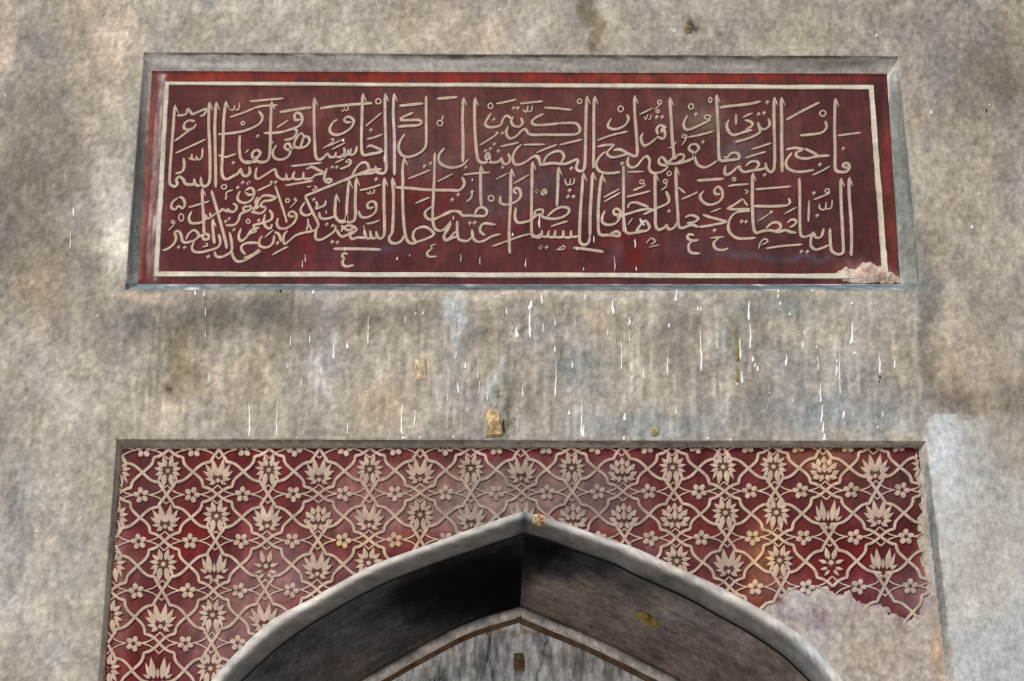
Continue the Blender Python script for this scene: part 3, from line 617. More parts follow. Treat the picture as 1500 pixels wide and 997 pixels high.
def soffit(I, N, side):
    n = 150; A = resample(I, n).copy(); B = resample(N, n).copy()
    A0 = A.copy(); up = A0-np.array([A0[:, 0].mean()*0+P(768, 997, 0)[0], 0, A0[-1][2]]); up[:, 1] = 0
    ctr = np.array([P(768, 900, 0)[0], 0, 3.0]); o = A0-ctr; o[:, 1] = 0; o /= np.linalg.norm(o, axis=1)[:, None]
    A3 = A0+o*.002; A3[:, 1] = .088
    rows = [A3]
    for q in np.linspace(.12, 1, 26):
        p = A3*(1-q)+B*q; p = p+o*(.006*(fbm(p[:, 0]*4+q*3, p[:, 2]*4, 3)-.5))[:, None]; rows.append(p)
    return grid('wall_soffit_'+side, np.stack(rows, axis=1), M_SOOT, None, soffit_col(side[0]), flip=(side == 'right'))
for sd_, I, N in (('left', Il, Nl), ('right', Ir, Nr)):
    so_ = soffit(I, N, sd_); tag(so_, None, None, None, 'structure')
# inner rib round the niche head
inner = thing('niche_rib', 'thin chipped pale rib framing the head of the inner niche', 'moulding', tuple(P(765, 990, YN)*np.array([1, 1, 0])))
def offs(N, w_):
    d = np.gradient(N, axis=0); d /= np.linalg.norm(d, axis=1)[:, None]; nn = np.stack([-d[:, 2], 0*d[:, 0], d[:, 0]], axis=1)
    if (nn[30][2]) > 0: nn = -nn
    r_ = N+nn*w_; return r_
def inner_col(px, py):
    c = blobs(px, py, (226, 216, 208), [(700, 912, 20, 8, (150, 158, 164), .7), (650, 935, 18, 7, (138, 138, 122), .7), (590, 965, 40, 8, (152, 144, 138), .6), (800, 905, 18, 6, (186, 186, 190), .8), (860, 930, 20, 6, (170, 154, 148), .6), (930, 965, 40, 6, (180, 170, 162), .6)], warp=8)
    return c*(1+.4*(fbm(px/9, py/6, 4)[:, None]-.5))
def ledge_shadow_col(px, py):  # brown band paints in the shadow below the inner rib
    return blobs(px, py, (112, 88, 70), [(700, 935, 60, 10, (92, 66, 46), .6), (860, 950, 60, 10, (110, 92, 78), .6)], warp=8)*(1+.4*(fbm(px/7, py/7, 4)[:, None]-.5))
def inner_rib(N):
    n = 150; A = resample(N, n); rows = []
    for w_, y in ((-.006, YN+.05), (-.004, YN-.005), (.004, YN-.022), (.018, YN-.034), (.036, YN-.03), (.044, YN-.012), (.046, YN+.02)):
        p = offs(A, w_); j = (.006*(fbm(A[:, 0]*11+w_*90, A[:, 2]*11, 3)-.5)); p[:, 0] = np.where(np.arange(n) == 0, A[0][0], p[:, 0]); p[:, 1] = y+j; p[:, 2] += j*1.5; rows.append(p)
    grid('rib_half', np.stack(rows, axis=1), M_TYMP, inner, inner_col, flip=(N[-1][0] < N[0][0]))
    rows = []
    for w_, y in ((.040, YN+.0), (.046, YN+.035), (.052, YN+.05), (.066, YN+.052), (.070, YN+.08)):
        p = offs(A, w_); p[:, 0] = np.where(np.arange(n) == 0, A[0][0], p[:, 0]); p[:, 1] = y; rows.append(p)
    grid('rib_shaded_fillet', np.stack(rows, axis=1), M_TYMP, inner, ledge_shadow_col, flip=(N[-1][0] < N[0][0]))
inner_rib(Nl); inner_rib(Nr)
def tymp_col(px, py):
    c = blobs(px, py, (232, 230, 228), [(720, 950, 30, 30, (168, 168, 172), .6), (790, 940, 14, 24, (176, 180, 184), .6), (840, 970, 30, 20, (166, 158, 148), .6), (640, 990, 40, 14, (124, 124, 124), .5), (900, 985, 30, 10, (176, 170, 162), .6), (700, 970, 20, 20, (126, 122, 120), .5), (780, 925, 60, 5, (150, 122, 100), .6), (640, 993, 10, 3, (40, 26, 12), .9), (865, 962, 4, 4, (60, 54, 48), .7)], warp=14)
    n = fbm(px/7, py/24, 4)[:, None]; c = c*(1+.8*(n-.5)); g = fbm(px/3, py/9, 3)[:, None]; c = c*(1+.5*(g-.5))
    k = np.minimum(abs(px-(715+(py-940)*.12)-6*(fbm(py/14, py*0, 3)-.5)*2), abs(px-(797-(py-950)*.22)-5*(fbm(py/9+4, py*0, 3)-.5)*2))
    return c*(1-.62*np.exp(-(k/1.3)**2))[:, None]
YT = YN+.06
xs = np.linspace(P(400, 990, YT)[0], P(1150, 990, YT)[0], 260)
allN = np.vstack([Nl[::-1], Nr[1:]]); xi = np.interp(xs, np.maximum.accumulate(allN[:, 0]), allN[:, 2])
Lx, Rx = Nl[-1][0], Nr[-1][0]; xs = np.linspace(Lx, Rx, 200); xi = np.interp(xs, np.maximum.accumulate(allN[:, 0]), allN[:, 2])
zb = 2.2; tt = np.concatenate([np.linspace(0, 1, 90)])
Gt = np.zeros((200, 92, 3))
for a_ in range(200):
    zz = np.concatenate([xi[a_]*(1-tt)+min(zb, xi[a_])*tt, [1.0 if xi[a_] > 1 else xi[a_]*.5, 0]])
    Gt[a_, :, 0] = xs[a_]; Gt[a_, :, 1] = YT+.02*(fbm(zz*5+xs[a_]*7, zz*5, 4)-.5); Gt[a_, :, 2] = zz
ty = grid('wall_niche', Gt, M_TYMP, None, tymp_col, flip=True); tag(ty, kind='structure')
# ------------------------------------------------------------------ floral spandrel panel
YS = .050
floral = thing('floral_panel', 'large recessed red panel of cream interlaced lattice with flowers around the pointed arch', 'panel', tuple(P(760, 700, YS)))
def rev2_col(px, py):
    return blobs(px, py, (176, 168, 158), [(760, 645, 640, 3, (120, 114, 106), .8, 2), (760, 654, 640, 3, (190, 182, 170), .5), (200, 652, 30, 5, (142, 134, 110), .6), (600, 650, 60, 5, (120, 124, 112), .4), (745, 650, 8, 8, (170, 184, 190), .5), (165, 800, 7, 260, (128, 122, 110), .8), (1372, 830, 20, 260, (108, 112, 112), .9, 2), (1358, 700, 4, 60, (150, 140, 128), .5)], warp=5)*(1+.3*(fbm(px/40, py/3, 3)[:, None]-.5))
S_IN = [(179, 657), (1345, 655), (1384, 997), (153, 997)]
ins = [P(x, y, YS) for x, y in S_IN]
O2f = [O2[0], O2[1], crr[4], cl[4]]
ins_f = [ins[0], ins[1], ext(ins[1], ins[2], 0), ext(ins[0], ins[3], 0)]
def rev2():
    for k in (0, 1, 3):
        A, B = O2f[k], O2f[(k+1) % 4]; D, C = ins_f[k], ins_f[(k+1) % 4]
        n = 200; s = np.linspace(0, 1, n)[:, None]; o = A*(1-s)+B*s; i = D*(1-s)+C*s; o = o.copy(); o[:, 1] = disp(o[:, 0], o[:, 2])-.001
        e = i-o; e[:, 1] = 0; e /= np.linalg.norm(e, axis=1)[:, None]+1e-9
        rows = [o-e*.004, o+np.array([0, .005, 0]), o+e*.004+np.array([0, .010, 0]), o*.5+i*.5+np.array([0, -.001, 0]), o*.4+i*.6+np.array([0, .006, 0]), i+np.array([0, .004, 0])+e*.004]
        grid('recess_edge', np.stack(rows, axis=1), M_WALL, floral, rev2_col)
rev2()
def fred_col(px, py):
    n = fbm(px/18+9, py/18, 4)[:, None]
    c = blobs(px, py, (124, 38, 40), [(1384, 1000, 20, 170, (178, 158, 142), .97, 2), (1368, 850, 16, 60, (176, 158, 142), .9),
     (230, 700, 34, 34, (84, 52, 52), .8), (215, 740, 26, 20, (80, 48, 50), .6), (200, 820, 24, 40, (126, 92, 88), .7), (214, 783, 10, 8, (196, 26, 36), .85), (330, 665, 60, 14, (150, 24, 30), .7), (290, 780, 40, 24, (156, 14, 18), .8), (260, 800, 60, 30, (150, 18, 22), .7), (380, 770, 40, 40, (150, 70, 74), .8), (420, 800, 40, 30, (142, 92, 90), .7),
     (470, 700, 40, 30, (138, 46, 56), .7), (560, 700, 60, 24, (132, 72, 74), .7), (650, 670, 60, 14, (128, 60, 64), .5), (620, 740, 130, 48, (146, 108, 100), .92, 1.6), (520, 740, 70, 54, (148, 98, 92), .85, 1.6), (760, 722, 110, 52, (122, 102, 95), .95, 1.6), (760, 664, 60, 6, (140, 44, 50), .8), (880, 724, 90, 56, (118, 92, 88), .9, 1.6), (700, 730, 70, 50, (140, 114, 106), .85), (860, 664, 80, 7, (146, 46, 50), .8), (720, 663, 60, 6, (150, 40, 48), .8),
     (590, 782, 26, 14, (154, 72, 66), .8), (960, 770, 12, 14, (140, 20, 30), .8), (990, 690, 60, 30, (130, 30, 34), .6), (1010, 730, 60, 30, (118, 24, 28), .6), (960, 800, 30, 24, (118, 92, 90), .6), (1050, 700, 40, 30, (112, 26, 26), .7), (1050, 720, 50, 14, (96, 62, 66), .6), (1170, 720, 60, 24, (90, 44, 48), .7), (1200, 670, 60, 14, (170, 112, 76), .7), (1230, 680, 30, 30, (150, 96, 70), .6),
     (1300, 720, 50, 34, (82, 56, 58), .8), (1330, 690, 24, 24, (84, 46, 44), .6), (1320, 770, 40, 30, (84, 16, 16), .8), (1250, 800, 40, 24, (112, 6, 10), .85), (1140, 740, 60, 30, (112, 24, 24), .6), (1115, 820, 24, 60, (168, 110, 72), .8), (1140, 860, 30, 20, (160, 110, 96), .6), (1230, 830, 50, 30, (140, 8, 14), .85), (1050, 830, 40, 30, (98, 62, 60), .7), (1270, 860, 40, 20, (136, 66, 82), .7), (1340, 870, 40, 30, (128, 104, 108), .8), (1260, 700, 30, 30, (100, 34, 32), .5),
     (240, 880, 60, 60, (128, 50, 48), .5), (200, 900, 40, 30, (140, 66, 62), .5), (330, 920, 70, 50, (150, 108, 102), .9, 1.5), (390, 860, 70, 56, (154, 108, 104), .9, 1.5), (280, 960, 30, 40, (122, 66, 78), .7), (190, 980, 30, 20, (150, 8, 14), .85), (200, 960, 30, 20, (126, 42, 40), .5), (440, 850, 30, 30, (132, 96, 96), .8), (330, 960, 50, 40, (136, 98, 94), .7), (176, 830, 8, 160, (164, 128, 116), .7), (420, 700, 30, 40, (130, 34, 40), .4), (480, 830, 50, 20, (140, 104, 98), .7)], warp=14)
    g_ = c.mean(axis=1, keepdims=True); c = c*.88+g_*.12; sat = np.clip((1-c.min(axis=1)/c.max(axis=1))/.75, 0, 1)[:, None]; c = c*(.98-.28*sat)
    return c*(1+.5*(n-.5))
def frel_col(px, py):
    n = fbm(px/8+70, py/8, 3)[:, None]
    c = blobs(px, py, (172, 151, 135), [
     (230, 700, 30, 40, (166, 148, 136), .6), (340, 670, 90, 12, (206, 178, 164), .6), (560, 666, 300, 8, (196, 170, 158), .6), (620, 740, 140, 50, (158, 134, 122), .9, 1.6), (520, 780, 80, 50, (174, 148, 134), .7), (760, 725, 130, 54, (138, 122, 112), .92, 1.6), (890, 735, 90, 56, (140, 122, 114), .88, 1.6), (980, 770, 60, 40, (158, 140, 130), .7), (500, 802, 26, 14, (180, 160, 112), .8), (580, 790, 40, 10, (186, 152, 104), .6),
     (1060, 820, 60, 40, (150, 132, 122), .8), (1115, 830, 26, 60, (204, 166, 116), .85), (1140, 850, 40, 30, (188, 158, 140), .6), (1215, 680, 40, 50, (194, 162, 132), .8), (1200, 660, 60, 8, (196, 164, 130), .6), (1290, 720, 50, 40, (160, 140, 130), .7), (1240, 800, 60, 40, (186, 164, 146), .4), (1280, 870, 60, 24, (158, 146, 140), .85), (1340, 850, 30, 60, (160, 146, 134), .85), (1180, 870, 60, 16, (164, 154, 150), .8), (1350, 740, 10, 90, (152, 138, 126), .7),
     (330, 920, 70, 50, (170, 148, 138), .8), (400, 870, 60, 40, (172, 148, 138), .8), (200, 830, 20, 60, (168, 154, 140), .6), (170, 900, 14, 120, (190, 160, 142), .6), (280, 830, 60, 50, (184, 166, 146), .5), (230, 940, 60, 60, (188, 160, 142), .5), (690, 765, 60, 14, (140, 132, 124), .6), (850, 750, 30, 14, (120, 108, 104), .5)], warp=14)
    return c*(1+.26*(n-.5))
# ground: columns from the panel's top down to the arch curve (or the floor beside it)
nx = 420; u = np.linspace(0, 1, nx)
allO = np.vstack([Ol[::-1], Or[1:]])-np.array([0, 0, .012])
ax_ = np.maximum.accumulate(allO[:, 0])
Gs = np.zeros((nx, 72, 3)); tt = np.linspace(0, 1, 72)
for a_ in range(nx):
    tp = ins[0]*(1-u[a_])+ins[1]*u[a_]
    bl = ins_f[3]*(1-u[a_])+ins_f[2]*u[a_]
    # walk down the column until it meets the arch
    zs = np.linspace(tp[2], bl[2], 500); xs_ = np.linspace(tp[0], bl[0], 500)
    zc = np.where((xs_ > ax_[0]) & (xs_ < ax_[-1]), np.interp(xs_, ax_, allO[:, 2]), -1)
    hit = np.where(zs < zc)[0]; k = hit[0] if len(hit) else 499
    e_ = np.array([xs_[k], YS, zs[k]]); Gs[a_] = tp*(1-tt[:, None])+e_*tt[:, None]
Gs[:, :, 1] = YS+.003*(fbm(Gs[:, :, 0]*6, Gs[:, :, 2]*6, 3)-.5)
gnd = grid('red_field', Gs, M_RED, floral, fred_col, flip=True)
gnd['label'] = 'deep red painted ground, greyed and faded above the arch apex and at lower left'
# keep only what lies inside the panel and outside the arch
midL = [((a+c)/2, (b_+d)/2+2) for (a, b_), (c, d) in zip(resample(OL_, 40).tolist(), resample(IL_, 40).tolist())]
midR = [((a+c)/2, (b_+d)/2+2) for (a, b_), (c, d) in zip(resample(OR_, 40).tolist(), resample(IR_, 40).tolist())]
ARCHPOLY = [(290, 1100)]+midL[::-1]+midR[1:]+[(1250, 1100)]
PANPOLY = [(178, 655), (1344, 653), (1395, 1100), (144, 1100)]
WORN = [(1112, 900), (1132, 878), (1160, 866), (1182, 872), (1200, 858), (1222, 874), (1246, 868), (1262, 886), (1290, 884), (1306, 902), (1330, 912), (1350, 896), (1358, 850), (1346, 800), (1352, 740), (1346, 690), (1420, 690), (1420, 1100), (1180, 1100)]
def inworn(x, y): return inpoly(np.array([x]), np.array([y]), WORN)[0]
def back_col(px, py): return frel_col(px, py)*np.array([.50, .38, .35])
def piece(name, parts, colfn=frel_col, mat=None, smooth=True, label=None, parent=None):
    V, Fc = [], []
    for v, f in parts:
        o_ = len(V); V += v; Fc += [tuple(k+o_ for k in q) for q in f]
    if not V: return None
    A = np.array(V); px, py = pix(A)
    bad = inpoly(px, py, ARCHPOLY) | ~inpoly(px, py, PANPOLY)
    if bad.all(): return None
    if bad.any():
        Fc = [q for q in Fc if not any(bad[k] for k in q)]
        used = sorted({k for q in Fc for k in q}); mp = {k: i for i, k in enumerate(used)}
        A = A[used]; Fc = [tuple(mp[k] for k in q) for q in Fc]
        if len(Fc) < 6: return None
    o_ = link(name, A, Fc, mat or M_CREAM, parent or floral, colfn, smooth, sharp=40)
    if label: o_['label'] = label
    return o_
def leaf(x, y, ang, L, W, rnd=0.0, h=.0078):
    a = math.radians(ang); c, s_ = math.cos(a), math.sin(a)
    prof = [(0, .12+.1*rnd), (.16, .74-.1*rnd), (.36, 1.0), (.60, .80+.15*rnd), (.82, .40+.42*rnd), (1.0, .03+.34*rnd)]
    up_ = [(t*L, w_*W/2) for t, w_ in prof]; ring = up_+[(t, -w_) for t, w_ in up_[::-1]]
    V = []
    for t, w_ in ring:
        p = P(x+t*c-w_*s_, y+t*s_+w_*c, YS); p[1] += .0015; V.append(p)
    for t, w_ in ring:
        t2 = L*.48+(t-L*.48)*.92; w2 = w_*.82
        p = P(x+t2*c-w2*s_, y+t2*s_+w2*c, YS); p[1] -= h; V.append(p)
    n = 12; ctr = []
    for t in (.25, .7):
        p = P(x+t*L*c, y+t*L*s_, YS); p[1] -= h*1.2; V.append(p)
    Fc = [(k, (k+1) % n, n+(k+1) % n, n+k) for k in range(n)]
    # top: six rim points each side against two ridge points
    A_, B_ = 24, 25
    for k in range(5):
        q = A_ if k < 2 else B_
        Fc.append((n+k, n+k+1, q)); Fc.append((n+n-2-k, n+n-1-k, q))
    Fc += [(n+2, B_, A_), (n+n-3, A_, B_), (n+5, n+6, B_), (n+11, n+0, A_)]
    return V, Fc
def disc(x, y, r_, h=.0085, n=9):
    V = []
    for k in range(n):
        a = 2*math.pi*k/n; p = P(x+r_*math.cos(a), y+r_*math.sin(a), YS); V.append(p)
    for k in range(n):
        a = 2*math.pi*k/n; p = P(x+.7*r_*math.cos(a), y+.7*r_*math.sin(a), YS); p[1] -= h; V.append(p)
    return V, [(k, (k+1) % n, n+(k+1) % n, n+k) for k in range(n)]+[tuple(n+k for k in range(n))]
def rib(pts, hw, h): return stroke_geo(pts, hw, YS, h, taper=(1, 1))
def C(i, j):
    a = i/14.0; t = j/4.0; tj = t+.028*math.sin(math.pi*t)*-1
    L0 = np.array([246, 692]); R0 = np.array([1281, 685]); L4 = np.array([232, 982]); R4 = np.array([1305, 976])
    p = (L0*(1-a)+R0*a)*(1-tj)+(L4*(1-a)+R4*a)*tj
    return p
def cell(i, j):
    c = C(i, j); ex = (C(i+.5, j)-C(i-.5, j)); ey = (C(i, j+.5)-C(i, j-.5))
    return lambda u_, v_: tuple(c+ex*u_+ey*v_)
NARROW = [(-.5, 0), (-.41, -.10), (-.31, -.18), (-.21, -.215), (-.165, -.22), (-.14, -.27), (-.10, -.34), (0, -.5)]
WIDE = [(-.5, 0), (-.40, .09), (-.33, .17), (-.30, .25), (-.285, .325), (-.20, .35), (-.10, .41), (0, .5)]
def plate(cx_, cy_, pts, h):
    """low backing that joins the leaves of one flower"""
    n = len(pts); V = []
    for x, y in pts: V.append(P(cx_+x*.84, cy_+y*.84, YS))
    for x, y in pts:
        p = P(cx_+x*.80, cy_+y*.80, YS); p[1] -= h; V.append(p)
    return V, [(k, (k+1) % n, n+(k+1) % n, n+k) for k in range(n)]+[tuple(n+k for k in range(n))]
BACK = []
def kinds(k, f, sc):
    BACK.clear()
    R = lambda x, y, ang, L, W, rn=0: leaf(*f(x*.0135, y*.0138), ang, L*sc, W*sc*1.13, rn)
    mir = lambda *q: [R(*q), R(-q[0], q[1], 180-q[2], *q[3:])]
    out = []; c0 = f(0, 0)
    if k == 'A':
        out += mir(-4.2, 2, 97, 24, 9)+mir(-8.5, 2, 116, 17, 5.5)+mir(-6.5, 0, 160, 14, 7)+mir(-6.5, -4, 190, 15, 6.5)+mir(-6, -8, 218, 14, 7)+mir(-2.8, -8, 255, 19, 8)
        out += [disc(*f(0, -.03), 4.4*sc)]; BACK.append(plate(*c0, [(-11, -13), (-5, -16), (0, -17), (5, -16), (11, -13), (14, -3), (10, 6), (7, 18), (2, 10), (-2, 10), (-7, 18), (-10, 6), (-14, -3)], .0030))
    elif k == 'B':
        out += mir(-3, 7, 259, 29, 9.5)+mir(-6.5, 8, 238, 25, 7.5)+mir(-7, 9, 212, 19, 7)+mir(-6, 12, 182, 14, 6)+mir(-3.5, 14, 145, 12, 7)
        out += [R(0, 8, 270, 14, 7.5), R(0, 10, 90, 8, 7)]; BACK.append(plate(*c0, [(-12, -10), (-5, -18), (0, -10), (5, -18), (12, -10), (13, 3), (8, 14), (0, 17), (-8, 14), (-13, 3)], .0030))
    elif k == 'C':
        out += mir(-5.5, 12, 262, 33, 9.5)+mir(-10.5, 10, 252, 24, 6)+mir(-11, 11, 212, 12, 5)+mir(-2, 16, 170, 14, 6.5)+mir(-1, 19, 140, 9, 5)
        out += [R(0, 11, 270, 16, 5)]
    elif k == 'E':
        out += mir(-3, -3, 255, 20, 8)+mir(-6, 2, 200, 14, 6)+mir(-5, 9, 168, 13, 5.5)+mir(-3, 12, 130, 12, 5)
        out += [disc(*f(0, .02), 4.6*sc)]; BACK.append(plate(*c0, [(-6, -8), (6, -8), (7, 5), (0, 12), (-7, 5)], .0030))
    else:
        for x, y, a in ((0, -6, 270), (-6, -3, 252), (-11, 2, 232), (0, 5, 270), (-6, 8, 250), (-11, 10, 205), (-7, 13, 165)):
            out += mir(x, y, a, 13, 8.5) if x else [R(x, y, a, 13, 8.5)]
        out += mir(-3, 11, 108, 12, 8)+[R(0, 8, 270, 11, 7)]
        BACK.append(plate(*c0, [(-13, -6), (-6, -13), (0, -15), (6, -13), (13, -6), (15, 3), (10, 12), (0, 16), (-10, 12), (-15, 3)], .0030))
    return out
ROWK = ['ABABABABADAAADB', 'BABDBABBDDDAACB', 'ACEBABADDDABAEC', 'BABABABABABABAB', 'CABABABABABABAB']
for j in range(-1, 6):
    for i in range(-1, 16):
        f = cell(i, j); cx, cy = C(i, j)
        if cy > 1090: continue
        jt = random.uniform(-.012, .012)
        odd = (i+j) % 2 == 1
        up_ = NARROW if odd else [(a, -b_) for a, b_ in WIDE]
        dn = WIDE if odd else [(a, -b_) for a, b_ in NARROW]
        wornc = inworn(cx, cy)
        if not (wornc and inworn(cx-30, cy-20)):
            ps = []
            for lst in (up_, dn):
                for sgn in (1, -1):
                    ps.append(rib([f(sgn*a, b_+jt*(abs(b_) < .45)*(abs(a) > .05)*(abs(a) < .45)) for a, b_ in lst], 2.25, .0080+.0008*random.random()))
            piece('lattice_band', ps)
            # thin stalks crossing below the palmette
            st = []
            for sgn in (1, -1):
                st.append(rib([f(0, .29), f(sgn*.09, .38), f(sgn*.20, .455), f(sgn*.36, .50)], 1.15, .0062))
                st.append(rib([f(sgn*.36, .49), f(sgn*.20, .54), f(sgn*.09, .61), f(0, .70)], 1.15, .0058))
            piece('stalk', st)
        if -1 <= j < 5 and not wornc and j >= 0:
            kk = ROWK[min(j, 4)][i] if 0 <= i < 15 else 'A'
            sc = .95+.02*j
            ps = kinds(kk, f, sc)
            po = piece('palmette', ps, smooth=False)
            if po is not None and BACK: piece('flower_backing', list(BACK), colfn=back_col, parent=po)
        bx, by = C(i+.5, j+.5)
        if not (inworn(bx, by) and not (1320 < bx < 1350 and 850 < by < 890)):
            a0 = random.choice([-90, -90, -54, -70, -100])
            ps = [leaf(bx+2.2*math.cos(math.radians(a0+72*k)), by+2.2*math.sin(math.radians(a0+72*k)), a0+72*k, 9.8, 8.8, 1.0) for k in range(5)]
            piece('blossom', ps, smooth=False)
# worn corner: plain plaster smeared over the relief
def poly_sd(px, py, poly):
    d = np.full(len(px), 1e9); n = len(poly)
    for i in range(n):
        a = np.array(poly[i], float); b_ = np.array(poly[(i+1) % n], float); e = b_-a
        t = np.clip(((px-a[0])*e[0]+(py-a[1])*e[1])/(e@e), 0, 1)
        d = np.minimum(d, np.hypot(px-a[0]-e[0]*t, py-a[1]-e[1]*t))
    return np.where(inpoly(px, py, poly), d, -d)
gx, gy = np.meshgrid(np.linspace(1100, 1416, 150), np.linspace(655, 1080, 190), indexing='ij')
gx = gx.ravel(); gy = gy.ravel()
sd2 = poly_sd(gx, gy, WORN)+16*(fbm(gx/10, gy/10, 4)-.5)
W = np.array([P(a, b_, YS) for a, b_ in zip(gx, gy)])
hgt = np.clip(.002+sd2*.0008, -.02, .0105)+.003*(fbm(gx/14, gy/14, 4)-.5)*(sd2 > 0)
W[:, 1] -= hgt
ok = (sd2 > -12) & ~inpoly(gx, gy, ARCHPOLY) & inpoly(gx, gy, [(1090, 650), (1348, 650), (1399, 1100), (1090, 1100)])
Fw = [q for q in gridfaces(150, 190, 0, True) if all(ok[k] for k in q)]
used = sorted({k for q in Fw for k in q}); mp = {k: i for i, k in enumerate(used)}
def worn_col(px, py):
    c = blobs(px, py, (162, 152, 143), [(1200, 905, 16, 12, (112, 84, 96), .6), (1270, 885, 20, 10, (128, 92, 104), .6), (1320, 905, 12, 14, (104, 80, 84), .6), (1160, 905, 10, 8, (116, 92, 104), .6), (1170, 890, 40, 20, (158, 152, 156), .7), (1200, 920, 12, 10, (126, 110, 122), .7), (1200, 950, 40, 30, (168, 164, 164), .6), (1300, 890, 60, 12, (144, 130, 130), .6), (1340, 875, 30, 16, (140, 118, 124), .6), (1280, 960, 60, 30, (160, 148, 132), .6), (1350, 780, 10, 90, (158, 144, 130), .6), (1378, 960, 8, 60, (190, 152, 120), .6), (1235, 905, 5, 8, (110, 96, 84), .7), (1245, 925, 4, 8, (108, 96, 86), .6), (1138, 884, 9, 8, (84, 30, 34), .85)], warp=12)
    return c*(1+.3*(fbm(px/6, py/6, 4)[:, None]-.5))
wp = link('worn_plaster', W[used], [tuple(mp[k] for k in q) for q in Fw], M_WALL, floral, worn_col)
wp['label'] = 'plain buff plaster where the relief is worn away at lower right'
# ------------------------------------------------------------------ droppings and drips on the wall (parts of the wall)
def drip(x, y0, y1, w_, mat=None, Y=None, parent=None, name='white_drip'):
    n = max(4, int((y1-y0)/5)+3); V = []; Fc = []
    ph = random.random()*9
    for i in range(n):
        t = i/(n-1); yy = y0+(y1-y0)*t; xx = x+(.6*math.sin(ph+t*5)+.5*random.uniform(-1, 1))*(1 if y1-y0 > 12 else .3)+(y1-y0)*.012*t
        hw = w_*.5*(.35+.75*t)*(1+.3*math.sin(ph*3+i*1.7)); hw *= .35 if i in (0, n-1) else 1
        q = P(xx, yy, 0); yb = disp(np.array([q[0]]), np.array([q[2]]))[0] if Y is None else Y
        for k, hh in ((-1, 0), (-.5, 1), (.5, 1), (1, 0)):
            p = P(xx+hw*k, yy, yb); p[1] = yb-(.0045*hh-.001*(1-hh)); V.append(p)
    for i in range(n-1):
        for k in range(3): a = i*4+k; Fc.append((a, a+1, a+5, a+4))
    Fc += [(3, 2, 1, 0), tuple((n-1)*4+k for k in range(4))]
    return link(name, V, Fc, mat or M_WHITE, parent or wall)
DR = """301,450,464,2 301,484,495,2 306,546,561,2.6 365,588,641,3 405.6,585,641,2.2 488.5,503,527,3 509,501,512,4.5 509,619,637,2.6 510,604,612,2 539,464,506,2 454,488,503,2 442,554,566,2
286,424,433,4 299,424,435,2.4 459,424,431,5 426,489,508,1.8 421,530,540,1.6 535,572,576,2.4
588.5,592,638,3 607.6,600,627,2.4 591,639,643,7 593.5,464,475,2 572,427,431,3 609,457,461,3 620,456,461,3 682,529,541,3.6 671,560,577,3 668,514,526,2 742,450,461,2.5 757,478,495,5 776,450,496,4 778,440,452,6 793,428,446,3.6 775,447,454,5 796,474,487,2.4 813,464,478,2 813,506,516,3.4 814,526,582,2.4 766,562,582,2 852,585,640,3 855,622,641,4.2 857.6,430,440,3.2 898,438,461,4.4 922,464,477,3.6 922,484,501,2 910,492,543,1.3 915,605,616,5 838,528,541,2 718,450,454,3.4 914,638,645,4 616,639,642,4.5 664,638,642,4 943,540,555,2 738,428,432,3 834,600,608,5 702,558,580,1.2 700,520,556,1.2 656,575,588,1.2 714,580,587,3 748,485,492,2 890,480,492,1.5
990.5,424,441.5,4 980,474,480,4.4 978,521,551,2.6 1026.5,484,545,2.8 1022,449,456,3 1027,449,456,2 1050,497,512,1.8 1084,495,527,3 1087,543,562,3 1080,560,564,4 1097,440,470,3.6 1099,473,512,2.6 1103,522,530,4.8 1106,531,538,3.6 1110,536,544,4.6 1152,519,537,4 1143,441,448,3 1140,431,437,3.4 1202,560,590,2.8 1204,593,620,3 1206,618,635,3.4 1208,635,645,6 1198,522,544,1.6 1230,495,580,1.2 1236,602,613,5 1225,535,551,3 1226,526,533,2 1248.5,470,503,3 1247,492,504,4 1252,515,519,5 1288.5,521,548,3 1311,526,540,2.6 1293,602,612,2 1286,623,628,2.4 1248,442,446,4 991,592,608,2.2 1037,640,644,5 1070,642,646,4 1190,424,428,3 1140,424,430,3.6 1176,500,510,1.8 1127,574,577,3 1157,458,462,3.4 1196,506,511,3 1161,584,590,1.8
164,322,327,1.6 1364,162,167,3.6 1449,152,155,2.4 1424,330,335,4 1284,50,54,4.5 988,43,47,4 732,12,16,3.6 8,138,143,3 175,28,31,2.4 143,460,464,3 103,338,366,2 108,304,318,3.4 53,774,780,3 435,640,642,3 1435,282,286,2"""
for it in DR.split():
    x, a, b_, w_ = (float(v) for v in it.split(',')); drip(x, a, b_, w_)
for x, a, b_, w_ in ((1081, 497, 528, 5), (1080.5, 540, 560, 6)): drip(x, a, b_, w_, M_OLIVE, name='olive_drip')
for x, a, b_, w_ in ((411, 424, 428, 5), (1289, 550, 554, 4), (1288, 557, 560, 2), (754, 612, 615, 2.4), (1445, 158, 164, 3)): drip(x, a, b_, w_, M_BLACK, name='dark_pit')
rr = random.Random(5)
M_PALE = plaster('pale_run', attr=False, base=(.50, .50, .48), mottle=.05, fine=.1, streak=.02, bump=.1)
for k in range(110):                       # the many fine pale runs
    x = rr.choice([rr.uniform(540, 1320), rr.uniform(640, 1000)]); y = rr.uniform(440, 615); L = rr.uniform(5, 20)
    if 580 < x < 1320 or rr.random() < .5: drip(x, y, min(y+L, 638), rr.uniform(.7, 1.1), M_PALE)
YP = YD-.001
